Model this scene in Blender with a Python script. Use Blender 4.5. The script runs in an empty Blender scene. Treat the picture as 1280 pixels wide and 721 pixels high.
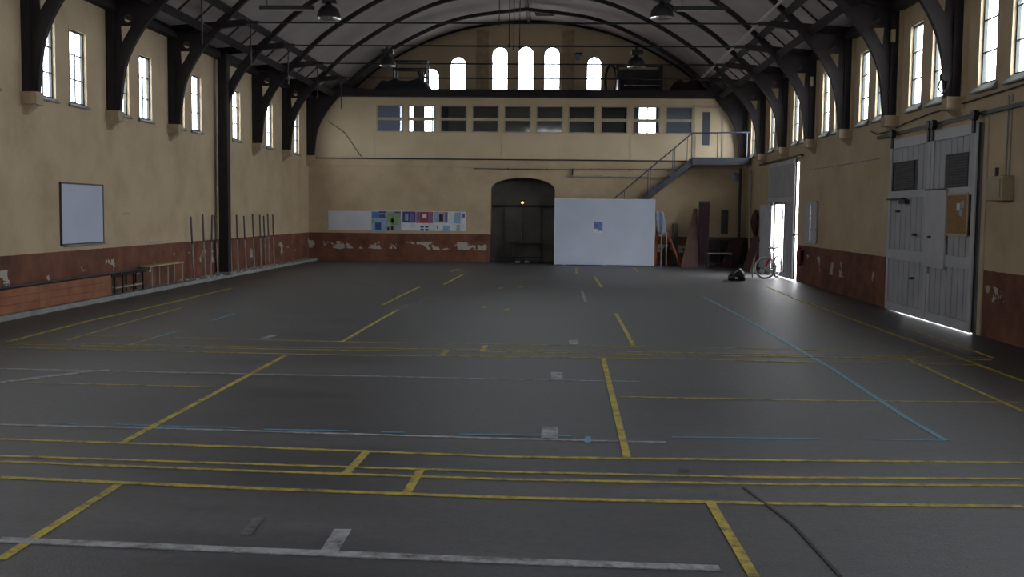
import bpy, bmesh, math, random
from mathutils import Vector, Matrix
random.seed(7)
C = bpy.context.scene.collection
SC = bpy.context.scene

# ------------------------------------------------------------------ camera
cam_d = bpy.data.cameras.new('camera')
cam = bpy.data.objects.new('camera', cam_d); C.objects.link(cam)
_r = Vector((0.9987948, 0.04785778, 0.01088989)); _u = Vector((-0.01433036, 0.07214504, 0.9972912))
_f = Vector((-0.04694249, 0.99624531, -0.07274391))
cam.matrix_world = Matrix(((_r.x, _u.x, -_f.x, 0), (_r.y, _u.y, -_f.y, 0), (_r.z, _u.z, -_f.z, 1.856), (0, 0, 0, 1)))
cam_d.sensor_width = 36.0
cam_d.lens = 1309.0 * 36.0 / 1280.0
cam_d.clip_start = 0.05; cam_d.clip_end = 500
SC.camera = cam

# ------------------------------------------------------------------ sky and exposure
W = bpy.data.worlds.new('overcast_sky'); SC.world = W; W.use_nodes = True
nt = W.node_tree; bg = nt.nodes['Background']
bg.inputs['Color'].default_value = (0.96, 0.97, 1.0, 1)
# overcast, brighter towards the sun's side of the sky (the gates' side)
_tc = nt.nodes.new('ShaderNodeTexCoord'); _sx = nt.nodes.new('ShaderNodeSeparateXYZ'); _mr = nt.nodes.new('ShaderNodeMapRange')
nt.links.new(_tc.outputs['Generated'], _sx.inputs[0]); nt.links.new(_sx.outputs['X'], _mr.inputs['Value'])
_mr.inputs['From Min'].default_value = -1; _mr.inputs['From Max'].default_value = 1
_mr.inputs['To Min'].default_value = 5.0; _mr.inputs['To Max'].default_value = 15.0
nt.links.new(_mr.outputs[0], bg.inputs['Strength'])
SC.view_settings.view_transform = 'Standard'; SC.view_settings.look = 'None'
SC.view_settings.gamma = 1.0; SC.view_settings.exposure = 0.70
SC.cycles.max_bounces = 10; SC.cycles.diffuse_bounces = 6; SC.cycles.transparent_max_bounces = 12
SC.cycles.sample_clamp_indirect = 12.0

# ------------------------------------------------------------------ materials
M = {}
def lnk(t, a, b): t.links.new(a, b)
def mat(name, c1, c2=None, rough=0.7, scale=3.0, metal=0.0, bump=0.0, bscale=40.0, emit=None, spec=0.5):
    m = bpy.data.materials.new(name); m.use_nodes = True; t = m.node_tree
    b = t.nodes['Principled BSDF']
    b.inputs['Roughness'].default_value = rough; b.inputs['Metallic'].default_value = metal
    b.inputs['Specular IOR Level'].default_value = spec
    g = t.nodes.new('ShaderNodeNewGeometry')
    if c2 is None: c2 = tuple(x * 0.82 for x in c1)
    n = t.nodes.new('ShaderNodeTexNoise'); n.inputs['Scale'].default_value = scale; n.inputs['Detail'].default_value = 6
    lnk(t, g.outputs['Position'], n.inputs['Vector'])
    r = t.nodes.new('ShaderNodeValToRGB'); r.color_ramp.elements[0].position = 0.35; r.color_ramp.elements[1].position = 0.68
    r.color_ramp.elements[0].color = (*c2, 1); r.color_ramp.elements[1].color = (*c1, 1)
    lnk(t, n.outputs['Fac'], r.inputs['Fac']); lnk(t, r.outputs['Color'], b.inputs['Base Color'])
    if bump:
        n2 = t.nodes.new('ShaderNodeTexNoise'); n2.inputs['Scale'].default_value = bscale; n2.inputs['Detail'].default_value = 5
        lnk(t, g.outputs['Position'], n2.inputs['Vector'])
        bp = t.nodes.new('ShaderNodeBump'); bp.inputs['Strength'].default_value = bump; bp.inputs['Distance'].default_value = 0.02
        lnk(t, n2.outputs['Fac'], bp.inputs['Height']); lnk(t, bp.outputs['Normal'], b.inputs['Normal'])
    if emit:
        b.inputs['Emission Color'].default_value = (*emit[0], 1); b.inputs['Emission Strength'].default_value = emit[1]
    M[name] = m; return m

def wall_mat(name, peel_lo, peel_hi, thr):
    """cream limewash over a brown-red dado with flaked patches"""
    m = bpy.data.materials.new(name); m.use_nodes = True; t = m.node_tree; N = t.nodes
    b = N['Principled BSDF']; b.inputs['Roughness'].default_value = 0.82; b.inputs['Specular IOR Level'].default_value = 0.25
    g = N.new('ShaderNodeNewGeometry'); s = N.new('ShaderNodeSeparateXYZ'); lnk(t, g.outputs['Position'], s.inputs[0])
    def noise(sc, det=5, rough=0.55):
        n = N.new('ShaderNodeTexNoise'); n.inputs['Scale'].default_value = sc; n.inputs['Detail'].default_value = det
        n.inputs['Roughness'].default_value = rough
        lnk(t, g.outputs['Position'], n.inputs['Vector']); return n.outputs['Fac']
    def ramp(f, p0, c0, p1, c1):
        r = N.new('ShaderNodeValToRGB'); e = r.color_ramp.elements
        e[0].position = p0; e[1].position = p1; e[0].color = (*c0, 1); e[1].color = (*c1, 1); lnk(t, f, r.inputs['Fac']); return r.outputs['Color']
    def mth(op, a, bb, clamp=False):
        n = N.new('ShaderNodeMath'); n.operation = op; n.use_clamp = clamp
        for i, v in enumerate((a, bb)):
            if isinstance(v, (int, float)): n.inputs[i].default_value = v
            else: lnk(t, v, n.inputs[i])
        return n.outputs[0]
    def mix(f, a, bb):
        n = N.new('ShaderNodeMix'); n.data_type = 'RGBA'; lnk(t, f, n.inputs[0])
        for i, v in ((6, a), (7, bb)):
            if isinstance(v, tuple): n.inputs[i].default_value = (*v, 1)
            else: lnk(t, v, n.inputs[i])
        return n.outputs[2]
    cream = ramp(noise(0.9, 8, 0.65), 0.3, (0.42, 0.32, 0.205), 0.72, (0.565, 0.445, 0.295))
    stain = ramp(noise(2.7, 6, 0.7), 0.62, (0, 0, 0), 0.80, (1, 1, 1))
    stf = mth('MULTIPLY', stain, 0.35)
    cream = mix(stf, cream, (0.33, 0.27, 0.19))
    brown = ramp(noise(1.6, 8, 0.65), 0.32, (0.09, 0.038, 0.026), 0.70, (0.235, 0.098, 0.058))
    z = s.outputs['Z']
    edge = mth('ADD', mth('MULTIPLY', mth('SUBTRACT', noise(5.0), 0.5), 0.02), 1.03)
    isb = mth('LESS_THAN', z, edge)
    # flaking in a band of the dado
    band = mth('MULTIPLY', mth('MULTIPLY', mth('SUBTRACT', z, peel_lo), 6.0, True), mth('MULTIPLY', mth('SUBTRACT', peel_hi, z), 6.0, True), True)
    pk = mth('GREATER_THAN', mth('MULTIPLY', noise(1.9, 7, 0.6), band), thr)
    brown = mix(pk, brown, (0.42, 0.38, 0.32))
    col = mix(isb, cream, brown)
    lnk(t, col, b.inputs['Base Color'])
    bp = N.new('ShaderNodeBump'); bp.inputs['Strength'].default_value = 0.35; bp.inputs['Distance'].default_value = 0.015
    lnk(t, noise(9.0, 8, 0.7), bp.inputs['Height']); lnk(t, bp.outputs['Normal'], b.inputs['Normal'])
    M[name] = m
wall_mat('limewash_wall', 0.25, 0.95, 0.60)
wall_mat('limewash_far', 0.30, 0.88, 0.525)

def floor_mat():
    m = bpy.data.materials.new('asphalt'); m.use_nodes = True; t = m.node_tree; N = t.nodes; b = N['Principled BSDF']
    g = N.new('ShaderNodeNewGeometry')
    def noise(sc, det, vec=None, rg=0.6):
        n = N.new('ShaderNodeTexNoise'); n.inputs['Scale'].default_value = sc; n.inputs['Detail'].default_value = det; n.inputs['Roughness'].default_value = rg
        lnk(t, vec or g.outputs['Position'], n.inputs['Vector']); return n.outputs['Fac']
    mp = N.new('ShaderNodeMapping'); mp.inputs['Scale'].default_value = (0.35, 1.4, 1); lnk(t, g.outputs['Position'], mp.inputs['Vector'])
    n1 = noise(0.8, 8, mp.outputs[0], 0.65)
    r = N.new('ShaderNodeValToRGB'); e = r.color_ramp.elements
    e[0].position = 0.32; e[0].color = (0.036, 0.037, 0.041, 1); e[1].position = 0.70; e[1].color = (0.098, 0.096, 0.101, 1)
    lnk(t, n1, r.inputs['Fac'])
    n2 = noise(14, 6)
    mx = N.new('ShaderNodeMix'); mx.data_type = 'RGBA'; mx.blend_type = 'OVERLAY'; mx.inputs[0].default_value = 0.55
    lnk(t, r.outputs[0], mx.inputs[6]); 
    r3 = N.new('ShaderNodeValToRGB'); r3.color_ramp.elements[0].position = 0.3; r3.color_ramp.elements[1].position = 0.7
    r3.color_ramp.elements[0].color = (0.3, 0.3, 0.3, 1); r3.color_ramp.elements[1].color = (0.7, 0.7, 0.7, 1)
    lnk(t, n2, r3.inputs['Fac']); lnk(t, r3.outputs[0], mx.inputs[7])
    lnk(t, mx.outputs[2], b.inputs['Base Color'])
    r2 = N.new('ShaderNodeMapRange'); r2.inputs['To Min'].default_value = 0.36; r2.inputs['To Max'].default_value = 0.62; b.inputs['Specular IOR Level'].default_value = 0.6
    lnk(t, n1, r2.inputs['Value']); lnk(t, r2.outputs[0], b.inputs['Roughness'])
    bp = N.new('ShaderNodeBump'); bp.inputs['Strength'].default_value = 0.4; bp.inputs['Distance'].default_value = 0.01
    lnk(t, noise(60, 4), bp.inputs['Height']); lnk(t, bp.outputs['Normal'], b.inputs['Normal'])
    M['asphalt'] = m
floor_mat()

def paint_mat(name, col, lo, hi):
    m = bpy.data.materials.new(name); m.use_nodes = True; t = m.node_tree; N = t.nodes; b = N['Principled BSDF']
    b.inputs['Roughness'].default_value = 0.65
    g = N.new('ShaderNodeNewGeometry'); n = N.new('ShaderNodeTexNoise'); n.inputs['Scale'].default_value = 7; n.inputs['Detail'].default_value = 8
    n.inputs['Roughness'].default_value = 0.75
    lnk(t, g.outputs['Position'], n.inputs['Vector'])
    r = N.new('ShaderNodeValToRGB'); e = r.color_ramp.elements; e[0].position = lo; e[1].position = hi
    e[0].color = (0.065, 0.062, 0.06, 1); e[1].color = (*col, 1)
    lnk(t, n.outputs['Fac'], r.inputs['Fac']); lnk(t, r.outputs[0], b.inputs['Base Color']); M[name] = m
paint_mat('yellow_paint', (0.46, 0.37, 0.06), 0.32, 0.55)
paint_mat('white_paint', (0.37, 0.38, 0.40), 0.32, 0.58)
paint_mat('blue_paint', (0.12, 0.29, 0.40), 0.25, 0.48)
paint_mat('faded_paint', (0.17, 0.17, 0.17), 0.46, 0.66)
paint_mat('crack_filler', (0.028, 0.028, 0.03), 0.35, 0.5)

mat('dark_timber', (0.017, 0.010, 0.0115), (0.009, 0.006, 0.007), 0.75, 4, bump=0.2)
mat('dark_steel', (0.018, 0.015, 0.017), (0.010, 0.009, 0.010), 0.5, 6)
mat('ceiling_board', (0.42, 0.38, 0.385), (0.34, 0.30, 0.31), 0.9, 0.7, bump=0.15, bscale=12)
mat('corbel_stone', (0.46, 0.36, 0.24), (0.34, 0.26, 0.17), 0.85, 5, bump=0.3)
mat('sill_slate', (0.22, 0.21, 0.20), (0.15, 0.14, 0.14), 0.6, 5)
mat('reveal_paint', (0.55, 0.46, 0.32), (0.48, 0.39, 0.27), 0.8, 4)
mat('window_iron', (0.035, 0.05, 0.05), (0.02, 0.03, 0.03), 0.5, 6)
mat('gate_paint', (0.40, 0.405, 0.42), (0.33, 0.335, 0.35), 0.6, 2.5, bump=0.1)
mat('gate_paint_pale', (0.46, 0.47, 0.49), (0.40, 0.41, 0.43), 0.55, 2.5)
mat('panel_white', (0.50, 0.55, 0.66), (0.45, 0.50, 0.61), 0.5, 1.2)
mat('board_white', (0.62, 0.67, 0.70), (0.55, 0.60, 0.64), 0.35, 2)
mat('aluminium', (0.45, 0.46, 0.47), (0.35, 0.36, 0.37), 0.35, 9, metal=0.8)
mat('concrete', (0.30, 0.31, 0.29), (0.21, 0.22, 0.20), 0.85, 3, bump=0.3)
mat('yard_gravel', (0.42, 0.41, 0.38), (0.34, 0.33, 0.30), 0.9, 2)
mat('orange_brown_wood', (0.34, 0.13, 0.055), (0.23, 0.08, 0.035), 0.7, 3, bump=0.15)
mat('pale_wood', (0.55, 0.42, 0.22), (0.42, 0.31, 0.15), 0.6, 4)
mat('gate_seam', (0.10, 0.10, 0.11), (0.07, 0.07, 0.08), 0.8, 3)
mat('mesh_dark', (0.055, 0.05, 0.05), (0.03, 0.028, 0.03), 0.7, 12)
mat('black_plastic', (0.012, 0.012, 0.013), None, 0.35, 5)
mat('black_rubber', (0.02, 0.02, 0.02), None, 0.8, 5)
mat('chrome', (0.7, 0.7, 0.72), None, 0.2, 5, metal=1.0)
mat('bike_red', (0.75, 0.04, 0.08), None, 0.3, 3)
mat('bike_frame', (0.45, 0.62, 0.75), None, 0.3, 3)
mat('tyre_pale', (0.78, 0.78, 0.80), (0.70, 0.70, 0.73), 0.7, 5)
mat('bike_white', (0.75, 0.78, 0.8), None, 0.35, 3)
mat('pole_grey', (0.33, 0.32, 0.31), (0.24, 0.23, 0.22), 0.5, 6)
mat('pole_dark', (0.07, 0.062, 0.06), (0.045, 0.04, 0.04), 0.5, 6)
mat('red_enamel', (0.26, 0.015, 0.02), None, 0.4, 5)
mat('ladder_orange', (0.30, 0.085, 0.035), (0.22, 0.06, 0.025), 0.6, 5)
mat('cloth_blue', (0.27, 0.32, 0.41), (0.20, 0.25, 0.33), 0.9, 6)
mat('brown_panel', (0.12, 0.058, 0.042), (0.075, 0.036, 0.028), 0.65, 3)
mat('dark_cabinet', (0.035, 0.028, 0.035), (0.022, 0.018, 0.024), 0.5, 4)
mat('dark_red', (0.05, 0.014, 0.02), (0.03, 0.009, 0.013), 0.8, 5)
mat('stair_steel', (0.06, 0.065, 0.085), (0.045, 0.05, 0.065), 0.5, 4)
mat('tread_plate', (0.30, 0.31, 0.34), (0.22, 0.23, 0.26), 0.5, 4)
mat('partition_paint', (0.62, 0.50, 0.34), (0.54, 0.43, 0.28), 0.75, 1.1, bump=0.08)
mat('mullion_paint', (0.46, 0.40, 0.29), (0.40, 0.34, 0.24), 0.7, 3)
mat('cork', (0.33, 0.20, 0.08), (0.24, 0.14, 0.055), 0.9, 14)
mat('paper_white', (0.70, 0.74, 0.76), None, 0.8, 6)
mat('paper_blue', (0.10, 0.22, 0.50), (0.07, 0.14, 0.36), 0.7, 14)
mat('paper_navy', (0.07, 0.09, 0.24), (0.05, 0.05, 0.16), 0.7, 20)
mat('paper_green', (0.10, 0.33, 0.20), (0.28, 0.36, 0.10), 0.7, 6)
mat('paper_red', (0.52, 0.05, 0.04), (0.25, 0.04, 0.10), 0.7, 9)
mat('paper_violet', (0.22, 0.16, 0.33), (0.10, 0.10, 0.28), 0.7, 14)
mat('paper_grey', (0.36, 0.40, 0.42), (0.28, 0.30, 0.34), 0.7, 14)
mat('paper_cyan', (0.30, 0.45, 0.58), (0.20, 0.34, 0.52), 0.7, 10)
mat('box_beige', (0.40, 0.33, 0.22), (0.34, 0.28, 0.18), 0.6, 4)
mat('rope_fibre', (0.09, 0.07, 0.06), (0.06, 0.05, 0.045), 0.95, 30)
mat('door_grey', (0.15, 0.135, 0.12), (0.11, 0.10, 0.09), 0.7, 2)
mat('conduit_pale', (0.40, 0.37, 0.33), (0.3, 0.28, 0.25), 0.5, 5)
mat('lamp_glow', (1, 0.5, 0.15), None, 0.5, 5, emit=((1.0, 0.45, 0.12), 1.2))
mat('mezz_dark', (0.05, 0.05, 0.055), (0.03, 0.032, 0.035), 0.8, 3)
mat('teal_tarp', (0.028, 0.036, 0.042), (0.018, 0.024, 0.030), 0.8, 3)

def glass_mat(name, tint, gloss, diff=0.0, dcol=(0.5, 0.55, 0.6)):
    m = bpy.data.materials.new(name); m.use_nodes = True; t = m.node_tree; N = t.nodes
    for n in list(N): N.remove(n)
    o = N.new('ShaderNodeOutputMaterial'); tr = N.new('ShaderNodeBsdfTransparent'); tr.inputs[0].default_value = (*tint, 1)
    gl = N.new('ShaderNodeBsdfGlossy'); gl.inputs['Roughness'].default_value = 0.05
    fr = N.new('ShaderNodeFresnel'); fr.inputs['IOR'].default_value = 1.45
    ml = N.new('ShaderNodeMath'); ml.operation = 'MULTIPLY'; ml.inputs[1].default_value = gloss; g = N.new('ShaderNodeNewGeometry'); iv = N.new('ShaderNodeMath'); iv.operation = 'SUBTRACT'; iv.inputs[0].default_value = 1.0
    lnk(t, g.outputs['Backfacing'], iv.inputs[1]); m2 = N.new('ShaderNodeMath'); m2.operation = 'MULTIPLY'; lnk(t, fr.outputs[0], m2.inputs[0]); lnk(t, iv.outputs[0], m2.inputs[1])
    lnk(t, m2.outputs[0], ml.inputs[0])
    mx = N.new('ShaderNodeMixShader'); lnk(t, ml.outputs[0], mx.inputs[0]); lnk(t, tr.outputs[0], mx.inputs[1]); lnk(t, gl.outputs[0], mx.inputs[2])
    last = mx
    if diff:
        tl = N.new('ShaderNodeBsdfTranslucent'); tl.inputs[0].default_value = (*dcol, 1)
        df = N.new('ShaderNodeBsdfDiffuse'); df.inputs[0].default_value = (*dcol, 1)
        a = N.new('ShaderNodeMixShader'); a.inputs[0].default_value = 0.5; lnk(t, tl.outputs[0], a.inputs[1]); lnk(t, df.outputs[0], a.inputs[2])
        q = N.new('ShaderNodeMixShader'); q.inputs[0].default_value = diff; lnk(t, mx.outputs[0], q.inputs[1]); lnk(t, a.outputs[0], q.inputs[2]); last = q
    lnk(t, last.outputs[0], o.inputs[0]); M[name] = m
glass_mat('window_glass', (0.92, 0.95, 0.97), 1.0)
glass_mat('office_glass', (0.80, 0.84, 0.86), 1.0, 0.05, (0.4, 0.45, 0.5))
glass_mat('frosted_glass', (0.5, 0.54, 0.60), 1.0, 0.5, (0.30, 0.33, 0.39))

# ------------------------------------------------------------------ mesh helpers
class MB:
    def __init__(s): s.v = []; s.f = []
    def box(s, x0, x1, y0, y1, z0, z1):
        b = len(s.v)
        s.v += [(x0, y0, z0), (x1, y0, z0), (x1, y1, z0), (x0, y1, z0), (x0, y0, z1), (x1, y0, z1), (x1, y1, z1), (x0, y1, z1)]
        s.f += [tuple(b + i for i in q) for q in ((0, 3, 2, 1), (4, 5, 6, 7), (0, 1, 5, 4), (1, 2, 6, 5), (2, 3, 7, 6), (3, 0, 4, 7))]
        return s
    def hexa(s, p):
        b = len(s.v); s.v += [tuple(q) for q in p]
        s.f += [tuple(b + i for i in q) for q in ((0, 3, 2, 1), (4, 5, 6, 7), (0, 1, 5, 4), (1, 2, 6, 5), (2, 3, 7, 6), (3, 0, 4, 7))]
        return s
    def tube(s, pts, r, n=8, r2=None, closed=False):
        pts = [Vector(p) for p in pts]; b = len(s.v); k = len(pts)
        up = None
        for i, p in enumerate(pts):
            if closed: d = pts[(i + 1) % k] - pts[i - 1]
            elif i == 0: d = pts[1] - p
            elif i == k - 1: d = p - pts[i - 1]
            else: d = pts[i + 1] - pts[i - 1]
            d.normalize()
            if up is None:
                up = Vector((0, 0, 1)) if abs(d.z) < 0.9 else Vector((1, 0, 0))
            a = d.cross(up)
            if a.length < 1e-4: a = d.cross(Vector((1, 0, 0)))
            a.normalize(); c = a.cross(d).normalized(); up = c
            rr = r if r2 is None else r + (r2 - r) * i / (k - 1)
            for j in range(n):
                th = 2 * math.pi * j / n
                q = p + a * (rr * math.cos(th)) + c * (rr * math.sin(th)); s.v.append(tuple(q))
        rng = k if closed else k - 1
        for i in range(rng):
            for j in range(n):
                i2 = (i + 1) % k
                s.f.append((b + i * n + j, b + i * n + (j + 1) % n, b + i2 * n + (j + 1) % n, b + i2 * n + j))
        if not closed:
            s.f.append(tuple(b + j for j in range(n - 1, -1, -1))); s.f.append(tuple(b + (k - 1) * n + j for j in range(n)))
        return s
    def cyl(s, a, b, r, n=10, r2=None): return s.tube([a, b], r, n, r2)
    def lathe(s, prof, cx, cy, cz, n=20):
        b = len(s.v)
        for (r, z) in prof:
            for j in range(n):
                th = 2 * math.pi * j / n; s.v.append((cx + r * math.cos(th), cy + r * math.sin(th), cz + z))
        for i in range(len(prof) - 1):
            for j in range(n):
                s.f.append((b + i * n + j, b + i * n + (j + 1) % n, b + (i + 1) * n + (j + 1) % n, b + (i + 1) * n + j))
        return s
    def prism(s, poly, axis, a, bb):
        """poly of 2D points extruded along axis ('x','y','z') from a to bb"""
        b = len(s.v); n = len(poly)
        def P(p, t):
            if axis == 'y': return (p[0], t, p[1])
            if axis == 'x': return (t, p[0], p[1])
            return (p[0], p[1], t)
        s.v += [P(p, a) for p in poly] + [P(p, bb) for p in poly]
        s.f.append(tuple(b + i for i in range(n))); s.f.append(tuple(b + n + i for i in range(n - 1, -1, -1)))
        for i in range(n): s.f.append((b + i, b + n + i, b + n + (i + 1) % n, b + (i + 1) % n))
        return s
    def strip(s, outer, inner, axis, a, bb):
        """band between two equally long 2D polylines, extruded"""
        for i in range(len(outer) - 1):
            s.prism([outer[i], outer[i + 1], inner[i + 1], inner[i]], axis, a, bb)
        return s
    def build(s, name, m, parent=None, smooth=False, bevel=0.0):
        me = bpy.data.meshes.new(name); me.from_pydata(s.v, [], s.f); me.update()
        bm = bmesh.new(); bm.from_mesh(me); bmesh.ops.remove_doubles(bm, verts=bm.verts, dist=1e-6) if False else None
        bmesh.ops.recalc_face_normals(bm, faces=bm.faces); bm.to_mesh(me); bm.free()
        me.materials.append(M[m] if isinstance(m, str) else m)
        if smooth:
            for p in me.polygons: p.use_smooth = True
        o = bpy.data.objects.new(name, me); C.objects.link(o)
        if parent is not None: o.parent = parent; o.location = -wloc(parent)
        if bevel:
            md = o.modifiers.new('soft_edges', 'BEVEL'); md.width = bevel; md.segments = 2; md.limit_method = 'ANGLE'
        return o
def wloc(o):
    v = Vector(o.location)
    while o.parent is not None: o = o.parent; v = v + Vector(o.location)
    return v
def tag(o, label=None, cat=None, group=None, kind=None):
    if label: o['label'] = label
    if cat: o['category'] = cat
    if group: o['group'] = group
    if kind: o['kind'] = kind
    return o
def thing(name, label, cat, loc=(0, 0, 0), group=None):
    o = bpy.data.objects.new(name, None); C.objects.link(o); o.location = loc; o.empty_display_size = 0.1
    return tag(o, label, cat, group)
def struct_root(name, loc=(0, 0, 0)):
    o = bpy.data.objects.new(name, None); C.objects.link(o); o.location = loc; o['kind'] = 'structure'; return o
def struct(name, mb, m): 
    o = mb.build(name, m); o['kind'] = 'structure'; return o
def copy_tree(o, parent=None):
    c = o.copy(); C.objects.link(c); c.parent = parent
    for ch in list(o.children): copy_tree(ch, c)
    return c

def plate(name, outline, holes, t, fn, m, parent=None):
    """flat wall with openings: 2D outline and holes filled by a 2D curve, then mapped to the world by fn(a, b, c)"""
    cu = bpy.data.curves.new(name, 'CURVE'); cu.dimensions = '2D'; cu.fill_mode = 'BOTH'; cu.extrude = t / 2
    for poly in [outline] + holes:
        sp = cu.splines.new('POLY'); sp.points.add(len(poly) - 1); sp.use_cyclic_u = True
        for i, p in enumerate(poly): sp.points[i].co = (p[0], p[1], 0, 1)
    tmp = bpy.data.objects.new('tmp', cu); C.objects.link(tmp)
    bpy.context.view_layer.update()
    dg = bpy.context.evaluated_depsgraph_get()
    me = bpy.data.meshes.new_from_object(tmp.evaluated_get(dg)); bpy.data.objects.remove(tmp); bpy.data.curves.remove(cu)
    for v in me.vertices: v.co = fn(v.co.x, v.co.y, v.co.z)
    bm = bmesh.new(); bm.from_mesh(me); bmesh.ops.remove_doubles(bm, verts=bm.verts, dist=1e-5); bmesh.ops.recalc_face_normals(bm, faces=bm.faces)
    bm.to_mesh(me); bm.free(); me.materials.clear(); me.materials.append(M[m])
    for p in me.polygons: p.material_index = 0
    me.name = name
    o = bpy.data.objects.new(name, me); C.objects.link(o)
    if parent is None: o['kind'] = 'structure'
    else: o.parent = parent; o.location = -wloc(parent)
    return o
def rect(a0, a1, b0, b1): return [(a0, b0), (a1, b0), (a1, b1), (a0, b1)]
def arched(a0, a1, b0, b1, n=10):
    r = (a1 - a0) / 2; c = (a0 + a1) / 2; zs = b1 - r
    return [(a0, b0), (a1, b0)] + [(c + r * math.cos(math.pi * i / n), zs + r * math.sin(math.pi * i / n)) for i in range(n + 1)]

def grid_wall(name, a0, a1, b0, b1, holes, t, fn, m):
    """rectangular wall with rectangular openings, built as one closed mesh"""
    A = sorted({a0, a1} | {round(v, 4) for h in holes for v in (h[0], h[1])}); B = sorted({b0, b1} | {round(v, 4) for h in holes for v in (h[2], h[3]) if b0 < v < b1})
    idx, V, F = {}, [], []
    def vid(i, j, s):
        if (i, j, s) not in idx: idx[(i, j, s)] = len(V); V.append(tuple(fn(A[i], B[j], s * t / 2)))
        return idx[(i, j, s)]
    def solid(i, j):
        if i < 0 or j < 0 or i >= len(A) - 1 or j >= len(B) - 1: return False
        ca, cb = (A[i] + A[i + 1]) / 2, (B[j] + B[j + 1]) / 2
        return not any(h[0] < ca < h[1] and h[2] < cb < h[3] for h in holes)
    for i in range(len(A) - 1):
        for j in range(len(B) - 1):
            if not solid(i, j): continue
            for s in (-1, 1): F.append((vid(i, j, s), vid(i + 1, j, s), vid(i + 1, j + 1, s), vid(i, j + 1, s)))
            for di, dj, p, q in ((-1, 0, (i, j), (i, j + 1)), (1, 0, (i + 1, j), (i + 1, j + 1)), (0, -1, (i, j), (i + 1, j)), (0, 1, (i, j + 1), (i + 1, j + 1))):
                if not solid(i + di, j + dj): F.append((vid(*p, -1), vid(*q, -1), vid(*q, 1), vid(*p, 1)))
    b = MB(); b.v = V; b.f = F; o = b.build(name, m); o['kind'] = 'structure'; return o

# ------------------------------------------------------------------ the hall
XL, XR, YF, YG, YN = -9.33, 6.60, 38.28, 41.30, -4.0     # side walls, partition, gable, near end
CX = -1.38
TY = [17.90 + 3.36 * k for k in range(7)] + [41.18]

# floor and yard
struct('floor', MB().box(XL - 0.4, XR + 0.4, YN - 0.4, YG + 0.4, -0.25, 0.0), 'asphalt')
struct('ground', MB().box(-60, 70, -40, 90, -0.45, -0.255), 'yard_gravel')
bpy.data.objects['ground'].location.z = 0.20
FL = bpy.data.objects['floor']
YEL=[
 (0.055,[(-4.46,8.06),(-2.37,7.97),(-0.36,7.84),(1.58,7.91),(3.53,8.01)]),
 (0.05,[(-4.16,7.51),(-2.21,7.43),(-0.33,7.37),(1.48,7.38),(3.31,7.5)]),
 (0.05,[(-4.07,7.34),(-2.15,7.23),(-0.32,7.16),(1.45,7.19),(3.23,7.31)]),
 (0.06,[(-3.83,6.9),(-2.01,6.77),(-0.3,6.69),(1.35,6.7),(2.99,6.77)]),
 (0.06,[(-2.95,6.79),(-2.93,5.26)]),
 (0.06,[(0.98,6.7),(1.01,5.31)]),
 (0.06,[(-3.45,7.98),(-3.5,13.13)]),
 (0.06,[(0.52,7.87),(0.53,9.93),(0.55,13.35)]),
 (0.06,[(-1.48,7.87),(-1.5,7.2)]),
 (0.06,[(-0.99,7.36),(-1.0,6.72)]),
 (0.045,[(0.61,10.55),(2.73,10.55),(4.67,10.67)]),
 (0.035,[(-5.66,10.71),(-3.84,10.68),(-3.58,10.66)]),
 (0.032,[(-7.71,14.78),(-5.29,14.73),(-2.94,14.58),(-0.68,14.61),(1.0,14.61),(2.01,14.66),(3.73,14.5),(5.05,14.55)]),
 (0.032,[(-7.45,13.92),(-4.99,13.88),(-2.81,13.94),(-0.65,14.0),(1.92,14.04),(3.61,14.02),(5.7,14.03)]),
 (0.032,[(-7.34,13.72),(-4.92,13.68),(-2.77,13.71),(-0.64,13.79),(1.89,13.8),(3.56,13.8),(5.62,13.84)]),
 (0.032,[(-7.4,13.41),(-4.77,13.28),(-2.67,13.24),(-0.21,13.36),(1.84,13.4),(3.42,13.27),(5.23,13.36)]),
 (0.07,[(-1.51,13.94),(-1.52,13.35)]),
 (0.07,[(-1.04,14.43),(-1.04,13.76)]),
 (0.06,[(-3.09,14.56),(-3.07,19.52)]),
 (0.06,[(1.02,19.39),(1.03,14.71)]),
 (0.06,[(-3.51,20.47),(-3.48,25.51)]),
 (0.07,[(-2.97,26.45),(-2.91,30.66)]),
 (0.06,[(-3.42,32.09),(-3.35,33.81)]),
 (0.07,[(0.96,30.54),(1.01,26.14)]),
 (0.07,[(0.49,35.53),(0.46,31.61)]),
 (0.07,[(2.45,35.78),(2.44,33.36)]),
 (0.1,[(-1.49,20.41),(-1.51,20.06)]),
 (0.1,[(-1.02,20.02),(-1.04,19.69)]),
 (0.1,[(-1.47,25.67),(-1.48,25.28)]),
 (0.1,[(-0.99,26.16),(-1.02,25.76)]),
 (0.07,[(-7.59,13.99),(-7.74,16.8),(-7.69,19.58),(-7.74,24.25)]),
 (0.04,[(-6.9,14.27),(-7.04,17.12),(-7.1,19.34)]),
 (0.06,[(5.34,27.74),(5.22,23.49),(5.25,17.0),(5.27,13.79),(5.26,12.04)]),
 (0.05,[(4.52,13.85),(4.47,12.18),(4.44,10.14)]),
 (0.04,[(5.76,17.42),(5.72,14.07)]),
]
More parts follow.
